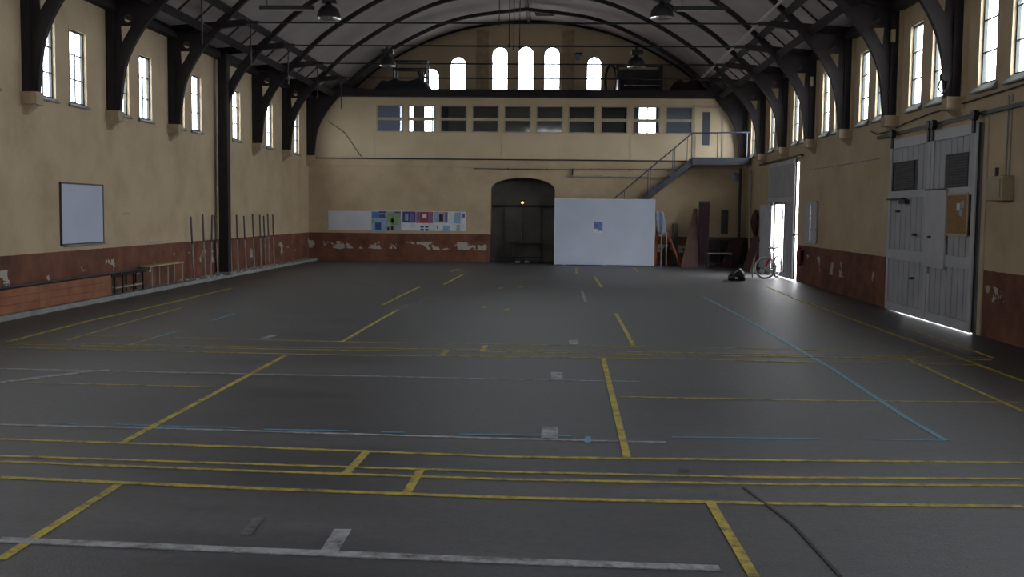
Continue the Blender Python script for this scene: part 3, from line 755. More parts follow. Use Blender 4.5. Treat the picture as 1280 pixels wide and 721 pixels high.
# things kept on the mezzanine
o = thing('storage_rack', 'dark metal rack on the left of the mezzanine before the gable', 'rack', (-5.75, 39.3, 6.1))
for x in (-6.30, -5.10):
    for y in (39.0, 39.6): MB().box(x - .035, x + .035, y - .035, y + .035, 6.1, 7.38).build('post', 'dark_steel', o)
for z in (6.55, 7.10, 7.38): MB().box(-6.35, -5.05, 38.98, 39.62, z - .02, z + .03).build('shelf', 'dark_timber', o)
def heap(name, lab, cat_, x0, x1, y0, y1, z0, hs, m, grp=None, seed=3):
    rnd = random.Random(seed); nx, ny = len(hs), 5; b = MB()
    for i in range(nx):
        for j in range(ny):
            e = math.sin(math.pi * j / (ny - 1)) ** .5 if 0 < j < ny - 1 else 0
            b.v.append((x0 + (x1 - x0) * i / (nx - 1), y0 + (y1 - y0) * j / (ny - 1), z0 + hs[i] * e * (.85 + .3 * rnd.random())))
    for i in range(nx - 1):
        for j in range(ny - 1): b.f.append((i * ny + j, (i + 1) * ny + j, (i + 1) * ny + j + 1, i * ny + j + 1))
    n = len(b.v)
    o = b.build(name, m, None, smooth=True)
    md = o.modifiers.new('solid', 'SOLIDIFY'); md.thickness = .03; md.offset = -1
    return tag(o, lab, cat_, grp)
heap('folded_tarpaulin', 'dark teal tarpaulin heaped in front of the left rack on the mezzanine', 'tarpaulin', -6.9, -4.85, 38.30, 38.88, 6.13, [.25, .45, .42, .5, .45, .48, .52, .6, .42, .2], 'teal_tarp')
# tangled branch-like net beside the leftmost arched window
o = thing('net_bundle', 'tangled dark net bundle hiding the left side of the leftmost arched window', 'net', (-5.35, 40.2, 6.1))
rnd = random.Random(5); b = MB()
for i in range(14):
    x = -5.62 + rnd.random() * .36; z = 6.1; pts = [(x, 40.1 + rnd.random() * .3, z)]
    for j in range(5):
        x += (rnd.random() - .5) * .10; z += .2 + rnd.random() * .05; pts.append((x, 40.1 + rnd.random() * .3, min(z, 7.25)))
    b.tube(pts, .012, 4)
b.build('netting', 'dark_steel', o)
MB().tube([(-5.62, 40.2, 6.12), (-5.45, 40.2, 6.5), (-5.5, 40.2, 6.8)], .13, 8, .05).build('net_roll', 'teal_tarp', o, smooth=True)
o = thing('stage_frame', 'dark frame with a chrome front rail on the right of the mezzanine', 'frame', (2.7, 39.3, 6.1))
for x in (1.95, 3.55):
    for y in (39.0, 39.7): MB().box(x - .05, x + .05, y - .04, y + .04, 6.1, 7.3).build('post', 'dark_steel', o)
MB().box(1.9, 3.6, 38.96, 39.04, 7.2, 7.3).build('top_bar', 'dark_steel', o)
MB().box(2.0, 3.5, 39.62, 39.70, 6.15, 7.2).build('back_panel', 'mezz_dark', o)
MB().cyl((2.2, 38.8, 6.50), (3.52, 38.8, 6.50), .028, 10).build('front_rail', 'chrome', o)
for x in (2.25, 3.45): MB().cyl((x, 38.8, 6.1), (x, 38.8, 6.5), .02, 8).build('rail_post', 'dark_steel', o)
o = thing('tyre_stack', 'dark ring-shaped coil standing left of the chrome-railed frame on the mezzanine', 'coil', (1.72, 39.2, 6.1))
MB().tube([(1.72 + .20 * math.cos(a), 39.2, 6.72 + .58 * math.sin(a)) for a in [2 * math.pi * i / 24 for i in range(24)]], .045, 8, closed=True).build('coil_ring', 'black_rubber', o, smooth=True)
o.name = 'hose_coil'
tag(MB().lathe([(0, 0), (.06, 0), (.075, .2), (.05, .42), (.03, .6), (0, .62)], 1.98, 38.7, 6.105, 14).build('canister', 'chrome', smooth=True), 'slim bright metal canister at the left end of the chrome rail', 'canister')
heap('dust_sheet', 'dark reddish dust sheet heaped right of the framed area on the mezzanine', 'sheet', 3.75, 5.4, 38.6, 39.8, 6.13, [.1, .5, .65, .6, .7, .6, .35, .1], 'dark_red', None, 9)

# ------------------------------------------------------------------ far wall and landing
st = thing('steel_stair', 'dark steel stair rising behind the large white board to the upper door', 'stair', (0.9, 37.7, 0))
z_l = 3.83
slope = .80
for y in (37.28, 38.16):
    MB().hexa([(-.12, y, 0), (.22, y, 0), (.22, y + .04, 0), (-.12, y + .04, 0), (4.55, y, z_l - .02), (4.55, y, z_l - .26), (4.55, y + .04, z_l - .26), (4.55, y + .04, z_l - .02)]).build('stringer', 'stair_steel', st)
base = None
for i in range(18):
    z = .2 + i * .2; x = .05 + i * .255
    if z > z_l - .1: break
    if base is None: base = MB().box(x - .13, x + .13, 37.32, 38.16, z - .015, z + .015).build('tread', 'tread_plate', st); bx0 = (x, z)
    else:
        c = base.copy(); C.objects.link(c); c.location = base.location + Vector((x - bx0[0], 0, z - bx0[1]))
MB().box(4.53, 6.54, 37.24, YF - .052, z_l - .04, z_l).build('landing_plate', 'tread_plate', st)
MB().box(4.53, 6.54, 37.22, 37.27, z_l - .24, z_l + .01).build('edge_beam', 'stair_steel', st)
def rail(y):
    MB().tube([(1.72, y, 2.28), (4.50, y, 4.67), (4.50, y, 4.67)], .026, 6).build('handrail', 'stair_steel', st)
rail(37.28)
MB().cyl((4.50, 37.28, 4.69), (6.50, 37.28, 4.72), .024, 6).build('landing_rail', 'stair_steel', st)
MB().cyl((-.2, 37.28, .63), (1.72, 37.28, 2.28), .026, 6).build('handrail', 'stair_steel', st)
for x in (4.50, 5.40, 6.42): MB().cyl((x, 37.28, z_l), (x, 37.28, 4.70), .02, 6).build('baluster', 'stair_steel', st)
for x in (.3, .38, 1.2, 1.28, 2.1, 2.18, 3.0, 3.08, 3.85, 3.92, 4.35):
    zr = 2.28 + (x - 1.72) * .86; zs = max((x - .2) * z_l / 4.4, .05)
    MB().cyl((x, 37.28, zs), (x, 37.28, zr), .014, 6).build('baluster', 'stair_steel', st)

PY = 37.0
wp = thing('white_panel', 'large plain white board standing on the floor in front of the stair', 'panel', (1.49, PY, 0))
MB().box(-.25, 3.23, PY - .03, PY + .03, .03, 2.335).build('board', 'panel_white', wp)
for x in (.1, 1.5, 2.9): MB().box(x - .04, x + .04, PY - .02, PY + .24, 0, .05).box(x - .03, x + .03, PY + .03, PY + .06, .05, 1.9).build('foot', 'aluminium', wp)
MB().box(-.27, -.245, PY - .035, PY + .035, .03, 2.34).box(3.225, 3.25, PY - .035, PY + .035, .03, 2.34).box(-.27, 3.25, PY - .035, PY + .035, 2.33, 2.35).build('edge_frame', 'paper_white', wp)
o = thing('poster', 'small blue and violet leaflet taped to the large white board', 'poster', (1.26, PY - .035, 1.19), 'posters')
MB().box(1.10, 1.42, PY - .036, PY - .032, 1.16, 1.555).build('sheet', 'paper_white', o)
MB().box(1.26, 1.42, PY - .038, PY - .036, 1.23, 1.54).build('print', 'paper_blue', o)
MB().box(1.12, 1.26, PY - .038, PY - .036, 1.30, 1.54).build('print', 'paper_violet', o)
MB().box(1.12, 1.42, PY - .0395, PY - .038, 1.52, 1.55).build('print', 'paper_navy', o)

mb_ = thing('notice_board', 'long low white notice strip above the brown dado left of the arched doorway', 'board', (-6.07, YF, 1.12))
MB().box(-8.60, -6.98, YF - .022, YF, 1.13, 1.83).build('board', 'board_white', mb_)
MB().box(-7.0, -3.52, YF - .02, YF, 1.14, 1.85).build('board', 'paper_cyan' if False else 'paper_white', mb_)
def X_(p): return -8.61 + (p - 60) * (-3.53 + 8.61) / (1162 - 60)
def Z_(p): return 1.84 - (p - 65) * .72 / 145
def poster(p0, p1, q0, q1, m, lab, prints=(), lift=.004):
    y = YF - .02 - lift
    x0, x1, z0, z1 = X_(p0), X_(p1), Z_(q1), Z_(q0)
    o = thing('poster', lab, 'poster', ((x0 + x1) / 2, y, z0), 'posters')
    MB().box(x0, x1, y - .003, y, z0, z1).build('sheet', m, o)
    for a, c, d, e, mm in prints:
        MB().box(X_(a), X_(c), y - .0055, y - .003, Z_(e), Z_(d)).build('print', mm, o)
poster(410, 526, 66, 218, 'paper_cyan', 'tall blue poster, leftmost on the white notice strip',
       [(412, 480, 72, 120, 'paper_blue'), (470, 526, 66, 80, 'paper_navy'), (474, 520, 90, 118, 'paper_navy'), (440, 488, 150, 205, 'paper_navy'), (412, 436, 128, 160, 'paper_green')])
poster(528, 648, 66, 210, 'paper_grey', 'tall green and blue poster, second from left on the white notice strip',
       [(534, 590, 80, 150, 'paper_green'), (596, 644, 68, 80, 'paper_navy'), (592, 640, 90, 120, 'paper_green'), (566, 626, 120, 166, 'paper_green'), (536, 552, 182, 210, 'dark_steel'), (566, 586, 172, 208, 'dark_steel')])
poster(658, 764, 66, 148, 'paper_navy', 'dark blue poster right of the green one on the notice strip', [(680, 704, 84, 132, 'paper_cyan'), (716, 752, 78, 140, 'paper_violet')])
poster(768, 902, 66, 150, 'paper_red', 'red poster in the middle of the notice strip', [(770, 800, 70, 148, 'paper_violet'), (818, 850, 84, 112, 'paper_white'), (866, 900, 72, 146, 'paper_violet'), (812, 856, 120, 144, 'ladder_orange')])
poster(906, 1020, 66, 146, 'paper_grey', 'pale poster with a dark figure right of the red one', [(952, 984, 84, 136, 'dark_steel'), (998, 1018, 68, 144, 'paper_violet'), (910, 948, 74, 110, 'paper_cyan')])
poster(800, 868, 166, 210, 'paper_white', 'small leaflet with blue blocks under the red poster', [(802, 830, 170, 184, 'paper_navy'), (838, 866, 170, 184, 'paper_navy'), (802, 830, 192, 208, 'paper_navy'), (838, 866, 192, 208, 'paper_navy')])
poster(898, 944, 166, 204, 'paper_white', 'small white leaflet with a grey arch print under the pale poster', [(904, 938, 168, 174, 'paper_navy'), (934, 942, 174, 192, 'paper_navy')])
poster(1072, 1122, 70, 150, 'paper_cyan', 'pale blue sheet near the right end of the notice strip', [(1078, 1116, 84, 130, 'paper_blue')] if False else [])
poster(1130, 1156, 80, 110, 'paper_violet', 'tiny violet card at the right end of the notice strip')
poster(1090, 1118, 160, 208, 'paper_grey', 'small grey green sheet low at the right end of the notice strip')
poster(984, 1040, 166, 210, 'paper_cyan', 'faint pale blue leaflet low on the notice strip right of centre')

# pipes along the far wall
o = thing('wall_pipe', 'pale pipe on brackets high on the far wall left of the stair', 'pipe', (2.25, YF - .08, 3.18), 'wall pipes')
MB().cyl((.27, YF - .08, 3.18), (4.2, YF - .08, 3.16), .03, 8).build('pipe', 'conduit_pale', o)
for x in (.35, 1.4, 2.7, 4.1): MB().box(x - .02, x + .02, YF - .09, YF, 3.14, 3.45 if x < .5 else 3.22).build('bracket', 'dark_steel', o)
o = thing('wall_pipe', 'thin dark cable pipe on the far wall just over the arched doorway', 'pipe', (.6, YF - .03, 3.43), 'wall pipes')
MB().tube([(-3.25, YF - .03, 3.42), (.2, YF - .03, 3.41), (4.5, YF - .03, 3.45)], .014, 6).build('pipe', 'dark_steel', o)
for x in (-2, -.6, 1, 2.4, 3.8): MB().box(x - .012, x + .012, YF - .045, YF, 3.39, 3.46).build('clip', 'dark_steel', o)
tag(MB().tube([(-8.6, YF - .012, 5.1), (-8.0, YF - .012, 4.7), (-7.55, YF - .012, 4.05), (-7.35, YF - .012, 3.80)], .010, 5).build('wire', 'dark_steel'), 'thin dark wire sagging across the upper far wall left of the strip windows', 'wire')

# things in the arched doorway
t = thing('trestle_table', 'dark low table standing inside the arched doorway', 'table', (-1.3, 38.8, 0))
MB().box(-1.95, -.65, 38.65, 39.05, .70, .74).build('table_top', 'dark_cabinet', t)
for x in (-1.88, -.72):
    for y in (38.7, 39.0): MB().box(x - .02, x + .02, y - .02, y + .02, 0, .70).build('leg', 'dark_steel', t)
MB().box(-1.88, -.72, 38.99, 39.01, .15, .19).build('stretcher', 'dark_steel', t)
for i, (x, lab) in enumerate(((-1.62, 'white block painted as light leaking under the arched door, left one'), (-1.28, 'white block painted as light leaking under the arched door, right one'))):
    tag(MB().box(x - .09, x + .09, 38.52, 38.58, .0, .05).build('light_dash', 'paper_white', bevel=.01), lab, 'block')  # white blocks stand in for the light gap under the arched door

# ------------------------------------------------------------------ right far corner
# stepladder
t = thing('stepladder', 'orange wooden stepladder opened beside the right end of the white board', 'ladder', (3.75, 37.5, 0))
def bar(mb, a, b_, w=.035):
    a, b_ = Vector(a), Vector(b_); d = (b_ - a).normalized(); s1 = d.cross(Vector((0, 1, 0))).normalized() * w; s2 = Vector((0, w * .6, 0))
    return mb.hexa([a - s1 - s2, a + s1 - s2, a + s1 + s2, a - s1 + s2, b_ - s1 - s2, b_ + s1 - s2, b_ + s1 + s2, b_ - s1 + s2])
for y in (37.3, 37.75):
    bar(MB(), (4.22, y, 0), (3.48, y, 1.82)).build('stile', 'ladder_orange', t)
    bar(MB(), (3.30, y, 0), (3.44, y, 1.82)).build('stile', 'ladder_orange', t)
for i in range(6):
    f = (i + .7) / 6.5; x = 4.22 - .74 * f; z = 1.82 * f
    MB().box(x - .04, x + .04, 37.3, 37.75, z - .012, z + .012).build('step', 'ladder_orange', t)
MB().box(3.38, 3.56, 37.26, 37.79, 1.80, 1.84).build('top_board', 'ladder_orange', t)
b = MB(); nx, nz = 7, 12
for i in range(nx):
    for j in range(nz):
        u, v = i / (nx - 1), j / (nz - 1)
        b.v.append((3.40 + (.28 + .05 * math.sin(3 * v)) * (u - .5) + .13 * v, 37.22 - .03 * math.sin(u * 9 + v * 3), 1.93 - .78 * v))
for i in range(nx - 1):
    for j in range(nz - 1): b.f.append((i * nz + j, (i + 1) * nz + j, (i + 1) * nz + j + 1, i * nz + j + 1))
o = b.build('dust_cloth', 'cloth_blue', smooth=True); md = o.modifiers.new('s', 'SOLIDIFY'); md.thickness = .02
tag(o, 'pale blue cloth hanging over the top of the orange stepladder', 'cloth')
for x, lab in ((3.50, 'slim grey pole standing in front of the stepladder, left one'), (3.68, 'slim grey pole standing in front of the stepladder, right one')):
    tag(MB().cyl((x, 37.12, 0), (x, 37.14, 1.22), .022, 8).build('leaning_pole', 'pole_grey'), lab, 'pole', 'poles before the stepladder')
# leaning brown panels
def lean_panel(x0, x1, y0, h, dy, lab, m, xt=0.0, th=.04, taper=1.0):
    xm = (x0 + x1) / 2; hw = (x1 - x0) / 2; b = MB()
    b.hexa([(x0, y0, 0), (x1, y0, 0), (x1, y0 + th, 0), (x0, y0 + th, 0), (xm - hw * taper + xt, y0 + dy, h), (xm + hw * taper + xt, y0 + dy, h), (xm + hw * taper + xt, y0 + dy + th, h), (xm - hw * taper + xt, y0 + dy + th, h)])
    return tag(b.build('plywood_sheet', m, bevel=.004), lab, 'panel', 'panels leaning in the corner')
lean_panel(4.16, 4.78, 36.75, 2.05, .55, 'reddish brown wedge-shaped panel leaning left of the tall dark post cupboard', 'brown_panel', .22, .05, .20)
t = thing('tall_cupboard', 'tall narrow dark cupboard standing in the right far corner', 'cupboard', (4.98, 37.1, 0))
MB().box(4.79, 5.13, 36.9, 37.18, 0, 2.30).build('body', 'dark_cabinet', t, bevel=.006)
MB().box(4.81, 5.11, 36.875, 36.9, .10, 2.22).build('door', 'dark_red', t)
MB().box(4.84, 4.86, 36.86, 36.876, 1.05, 1.2).build('handle', 'dark_steel', t)
tag(MB().box(3.98, 4.16, 37.95, 38.10, .0, 1.50).build('gate_post', 'dark_cabinet', bevel=.004), 'dark upright post leaning on the wall behind the wedge-shaped panel', 'post')
# low cabinets and tables
t = thing('low_cabinet', 'low wide dark cabinet along the wall right of the tall cupboard', 'cabinet', (5.6, 37.9, 0))
MB().box(5.15, 6.45, 37.5, YF - .01, .08, .98).build('body', 'dark_cabinet', t)
for x in (5.17, 5.60, 6.03): MB().box(x, x + .40, 37.475, 37.5, .12, .94).build('door', 'dark_timber', t)
MB().box(5.18, 6.42, 37.52, YF - .05, 0, .08).build('plinth', 'dark_steel', t)
t = thing('folding_table', 'low dark table with a paler metal edge in front of the dark cabinet', 'table', (5.4, 36.3, 0))
MB().box(4.98, 5.80, 36.0, 36.6, .50, .54).build('table_top', 'dark_cabinet', t)
MB().box(4.98, 5.80, 35.985, 36.0, .505, .53).build('edge_strip', 'pole_grey', t)
for x in (5.02, 5.76):
    for y in (36.05, 36.55): MB().cyl((x, y, 0), (x, y, .5), .018, 8).build('leg', 'dark_steel', t)
tag(MB().cyl((6.35, YF - .25, .985), (6.35, YF - .25, 3.5), .05, 10).build('downpipe', 'dark_steel'), 'dark vertical pipe rising in the right far corner under the landing', 'pipe')
tag(MB().cyl((6.54, 37.0, 0), (6.54, 37.0, 3.4), .03, 8).build('gas_pipe', 'conduit_pale'), 'thin pale vertical pipe on the right wall near the corner', 'pipe')
tag(MB().box(5.74, 5.98, YF - .08, YF - .001, 1.15, 2.02).build('fuse_cupboard', 'dark_cabinet', bevel=.005), 'dark narrow wall box above the low cabinet', 'wall box')
o = thing('wall_dish', 'round pale blue disc mounted under the landing on the far wall', 'disc', (6.16, YF - .3, 3.2))
MB().lathe([(0, 0), (.13, 0), (.15, .03), (.0, .06)], 0, 0, 0, 20).build('disc', 'cloth_blue', None, smooth=True)
d = bpy.data.objects['disc']; d.parent = o; d.rotation_euler = (H_, 0, 0); d.location = (0, 0, 0)
MB().cyl((6.16, YF - .30, 3.2), (6.16, YF - .01, 3.2), .02).build('bracket', 'dark_steel', o)
b = MB(); b.hexa([(6.12, 32.0, 0), (6.16, 32.0, 0), (6.16, 33.2, 0), (6.12, 33.2, 0), (6.40, 34.0, 1.18), (6.44, 34.0, 1.18), (6.44, 35.0, 1.18), (6.40, 35.0, 1.18)])
b = MB(); b.hexa([(6.05, 34.0, 0), (6.10, 34.0, 0), (6.10, 35.4, 0), (6.05, 35.4, 0), (6.40, 34.1, 1.15), (6.45, 34.1, 1.15), (6.45, 35.5, 1.15), (6.40, 35.5, 1.15)])
tag(b.build('plywood_sheet', 'brown_panel', bevel=.004), 'reddish brown board leaning on the right wall left of the open side door', 'panel', 'panels leaning in the corner')
b = MB(); b.hexa([(5.55, 36.75, 0), (6.10, 36.70, 0), (6.12, 36.75, 0), (5.55, 36.80, 0), (5.95, 37.3, 1.05), (6.42, 37.28, 1.05), (6.42, 37.33, 1.05), (5.95, 37.35, 1.05)])
tag(b.build('plywood_sheet', 'dark_red', bevel=.004), 'dark red board tilted against the low dark cabinet', 'panel', 'panels leaning in the corner')
tag(MB().cyl((5.60, 31.0, 0), (5.63, 31.05, .60), .016, 8).build('short_post', 'pole_dark'), 'short grey post standing left of the bicycle wheel', 'post')
# jacket on the right wall
o = thing('hanging_jacket', 'dark red jacket hanging on the right wall left of the open side door', 'jacket', (6.5, 35.8, 1.2))
b = MB(); rings = []
for z, w, d in ((1.16, .17, .05), (1.3, .21, .07), (1.5, .20, .08), (1.7, .22, .08), (1.85, .26, .07), (1.95, .16, .06), (2.02, .06, .04)):
    rings.append([(6.58 - .01 - d + d * math.cos(a) * .95, 35.8 + w * math.sin(a) * (1 + .08 * math.sin(3 * a + z * 9)), z) for a in [2 * math.pi * i / 14 for i in range(14)]])
for r_ in rings: b.v += r_
for i in range(len(rings) - 1):
    for j in range(14): b.f.append((i * 14 + j, i * 14 + (j + 1) % 14, (i + 1) * 14 + (j + 1) % 14, (i + 1) * 14 + j))
b.f.append(tuple(range(13, -1, -1))); b.f.append(tuple(6 * 14 + j for j in range(14)))
b.build('jacket_body', 'dark_red', o, smooth=True)
for s in (-1, 1): MB().tube([(6.50, 35.8 + s * .20, 1.84), (6.48, 35.8 + s * .36, 1.6), (6.50, 35.8 + s * .30, 1.36)], .06, 8, .045).build('sleeve', 'dark_red', o, smooth=True)
MB().cyl((6.6, 35.8, 2.0), (6.5, 35.8, 2.03), .012).build('hook', 'dark_steel', o)

# bag
o = thing('sports_bag', 'black bag lying on the floor left of the bicycle', 'bag', (4.95, 29.8, 0))
b = MB(); rings = []
for z, w, d, dx in ((0, .24, .15, 0), (.06, .255, .17, 0), (.14, .235, .16, .0), (.22, .17, .12, .02), (.29, .10, .08, .04), (.33, .04, .04, .05)):
    rings.append([(4.95 + dx + w * math.copysign(abs(math.cos(a)) ** .7, math.cos(a)), 29.8 + d * math.copysign(abs(math.sin(a)) ** .7, math.sin(a)), z + .015 * math.sin(3 * a)) for a in [2 * math.pi * i / 20 for i in range(20)]])
for r_ in rings: b.v += r_
for i in range(len(rings) - 1):
    for j in range(20): b.f.append((i * 20 + j, i * 20 + (j + 1) % 20, (i + 1) * 20 + (j + 1) % 20, (i + 1) * 20 + j))
b.f.append(tuple(range(19, -1, -1))); b.f.append(tuple(5 * 20 + j for j in range(20)))
b.v = [(x, y, max(z, .002)) for x, y, z in b.v]
b.build('bag_body', 'black_plastic', o, smooth=True)
MB().tube([(4.80, 29.62, .16), (4.86, 29.56, .24), (5.0, 29.60, .33), (5.12, 29.68, .25), (5.17, 29.70, .14)], .014, 6).build('strap', 'aluminium', o, smooth=True)
MB().box(4.88, 4.95, 29.615, 29.635, .05, .10).build('tag', 'paper_white', o)

# ------------------------------------------------------------------ left wall
o = thing('whiteboard', 'framed whiteboard hanging on the left wall', 'whiteboard', (XL, 19.99, 1.15))
MB().box(XL, XL + .025, 19.11, 20.87, 1.17, 2.30).build('board', 'panel_white', o)
f = MB(); t = .028
f.box(XL, XL + .035, 19.08, 20.90, 2.29, 2.32).box(XL, XL + .035, 19.08, 20.90, 1.14, 1.17).box(XL, XL + .035, 19.08, 19.11, 1.14, 2.32).box(XL, XL + .035, 20.87, 20.90, 1.14, 2.32).build('frame', 'pole_dark', o)
MB().box(XL + .02, XL + .10, 19.2, 20.86, 1.125, 1.145).build('pen_tray', 'aluminium', o)
# long box bench
t = thing('bench_box', 'long low orange-brown wooden box along the foot of the left wall', 'bench', (-9.2, 14, .09))
for i, z0 in enumerate((.10, .235, .37)): 
    for j in range(4):
        y0 = 9.0 + j * 2.93; MB().box(-9.12, -9.09, y0 + .004, y0 + 2.926, z0 + .003, z0 + .132).build('plank', 'orange_brown_wood', t)
MB().box(-9.32, -9.12, 9.0, 20.72, .09, .50).build('core', 'orange_brown_wood', t)
tag(MB().tube([(-9.06, 9, .53), (-9.06, 22.6, .53)], .028, 8).build('hand_pipe', 'dark_steel'), 'dark pipe running along the top edge of the long wooden box and the first bench', 'pipe')
t = thing('bench', 'dark-legged bench between the wooden box and the yellow-topped bench', 'bench', (-9.15, 21.6, .09), 'benches by the left wall')
MB().box(-9.30, -9.10, 20.78, 22.55, .46, .50).build('seat', 'dark_timber', t)
for y in (20.95, 21.35, 21.9, 22.4):
    for x in (-9.28, -9.12): MB().box(x - .015, x + .015, y - .015, y + .015, .09, .46).build('leg', 'dark_steel', t)
MB().box(-9.27, -9.12, 20.9, 22.4, .20, .225).build('foot_shelf', 'conduit_pale', t)
t = thing('bench', 'narrow yellow-topped bench on pale metal legs by the left wall', 'bench', (-9.15, 23.6, .09), 'benches by the left wall')
MB().box(-9.30, -9.05, 22.66, 24.72, .555, .585).build('seat', 'pale_wood', t)
for y in (22.8, 23.75, 24.68):
    for x in (-9.28, -9.08): MB().cyl((x, y, .09), (x, y, .555), .014, 6).build('leg', 'conduit_pale', t)
# net posts
pl = ['leftmost of the grey net posts, standing alone left of the floor column', 'second net post from the left, between the leftmost one and the leaning one', 'net post leaning slightly, third from the left', 'net post standing close against the left side of the floor column',
      'first net post to the right of the floor column', 'second net post to the right of the floor column', 'third net post to the right of the floor column', 'fourth net post right of the floor column, by the scuffed wall patch',
      'first of the four close-set net posts at the right end of the row', 'second of the four close-set net posts at the right end', 'third of the four close-set net posts at the right end', 'last net post, rightmost of the row by the left wall']
for i, y in enumerate((25.6, 26.45, 27.1, 27.42, 28.62, 29.23, 29.93, 30.78, 31.51, 31.95, 32.38, 32.95)):
    x = -9.14; t = thing('net_post', pl[i], 'post', (x, y, .09), 'net posts along the left wall')
    dy = .22 if i == 2 else (.03 * ((i * 7) % 3 - 1)); zt = 1.66 + .03 * ((i * 5) % 3); a = Vector((x, y - dy, .10)); c = Vector((x - .05, y + dy * .4, zt)); m_ = a.lerp(c, .56)
    MB().cyl(a, m_, .019, 8).build('lower_tube', 'pole_grey', t)
    MB().cyl(m_, c, .024, 8).build('upper_tube', 'pole_dark', t)
    MB().box(x - .10, x + .10, y - dy - .12, y - dy + .12, .09, .125).build('base_plate', 'paper_grey' if i in (0, 1, 3) else 'conduit_pale', t, bevel=.006)
# crumbs of plaster along the wall foot
b = MB(); rnd = random.Random(11)
for i in range(70):
    y = 24.8 + rnd.random() * 10; x = -9.31 + rnd.random() * .14; r = .015 + rnd.random() * .035
    b.lathe([(0, 0), (r, .005), (r * .7, r * .7), (0, r)], x, y, .092, 5)
tag(b.build('plaster_rubble', 'conduit_pale'), 'pale plaster crumbs along the foot of the left wall behind the net posts', 'rubble', kind='stuff')
tag(MB().box(XL, XL + .03, 23.3, 24.1, 1.06, 1.10).build('wall_ledge', 'paper_grey'), 'small pale scuffed ledge at the top of the brown dado on the left wall', 'ledge')
for w_, ys in ((wl, ((21.85, 1.72, .42), (16.6, 1.9, .2))),):
    for y, z, l in ys: MB().box(XL, XL + .006, y, y + l, z, z + .02).build('scar', 'sill_slate', w_)

# ------------------------------------------------------------------ gates in the right wall
def plank_field(parent, x, y0, y1, z0, z1, n, holes=(), m='gate_paint', name='plank'):
    w = (y1 - y0) / n
    for i in range(n):
        a, c = y0 + i * w + .011, y0 + (i + 1) * w - .011
        segs = [(z0, z1)]
        for (hy0, hy1, hz0, hz1) in holes:
            if hy0 < c - .01 and hy1 > a + .01:
                ns = []
                for s0, s1 in segs:
                    if hz0 > s0: ns.append((s0, min(s1, hz0)))
                    if hz1 < s1: ns.append((max(s0, hz1), s1))
                segs = [q for q in ns if q[1] - q[0] > .03]
        for s0, s1 in segs: MB().box(x, x + .022, a, c, s0 + .003, s1 - .003).build(name, m, parent)
# far gate with open wicket
g = thing('sliding_gate', 'tall grey plank gate far along the right wall, its small door standing open', 'gate', (6.52, 31.7, 0), 'gates in the right wall')
gy0, gy1, gz = 29.86, 33.58, 3.44
wick = (31.40, 32.74, .16, 2.17)
plate('light_stop_board', rect(gy0, gy1, .04, gz), [rect(*wick)], .02, lambda a, b_, c: Vector((6.555 + c, a, b_)), 'gate_seam', g)  # dark board added behind the planks to stop daylight showing through the gaps
plank_field(g, 6.522, gy0 + .1, gy1 - .1, .16, gz - .1, 12, [(wick[0] - .07, wick[1] + .07, 0, wick[3] + .07)])
for y0, y1, z0, z1 in ((gy0, gy0 + .12, .04, gz), (gy1 - .12, gy1, .04, gz), (gy0 + .12, gy1 - .12, gz - .12, gz), (gy0 + .12, gy1 - .12, 2.24, 2.38), (gy0 + .12, wick[0] - .08, .04, .2), (wick[1] + .08, gy1 - .12, .04, .2), (wick[0] - .08, wick[0] - .004, .04, 2.24), (wick[1] + .004, wick[1] + .08, .04, 2.24)):
    MB().box(6.492, 6.52, y0, y1, z0, z1).build('rail_board', 'gate_paint_pale', g)
MB().box(6.50, 6.59, wick[0], wick[1], .04, .155).build('threshold', 'gate_paint', g)
MB().box(6.47, 6.62, 29.72, 29.86, 1.28, 1.32).build('latch_bar', 'dark_steel', g)
lf = struct_root('door_3', (6.47, 32.75, .16))
hx, hy = Vector((6.475, 32.75, 0)), Vector((6.36, 34.02, 0)); dv = (hy - hx).normalized(); nv = Vector((dv.y, -dv.x, 0)) * .02
p = [hx - nv, hy - nv, hy + nv, hx + nv]
MB().hexa([(q.x, q.y, .17) for q in p] + [(q.x, q.y, 2.16) for q in p]).build('door_leaf', 'gate_paint_pale', lf)
for zz in (.35, 1.15, 1.95):
    q0, q1 = hx + dv * .05 - nv * 1.0, hx + dv * 1.2 - nv * 1.0; w2 = -nv * .6
    MB().hexa([(q0.x, q0.y, zz), (q1.x, q1.y, zz), (q1.x + w2.x, q1.y + w2.y, zz), (q0.x + w2.x, q0.y + w2.y, zz), (q0.x, q0.y, zz + .1), (q1.x, q1.y, zz + .1), (q1.x + w2.x, q1.y + w2.y, zz + .1), (q0.x + w2.x, q0.y + w2.y, zz + .1)]).build('cross_board', 'gate_paint_pale', lf)
MB().tube([tuple(hx + dv * 1.18 - nv * 1.6 + Vector((0, 0, 1.0))), tuple(hx + dv * 1.18 - nv * 3.2 + Vector((0, 0, 1.06))), tuple(hx + dv * 1.06 - nv * 3.2 + Vector((0, 0, 1.06)))], .012, 6).build('door_handle', 'dark_steel', lf)
tag(MB().box(6.50, 6.56, 29.2, 35.3, 3.47, 3.53).build('gate_rail', 'dark_steel'), 'dark sliding rail above the far gate', 'rail', 'gate rails')

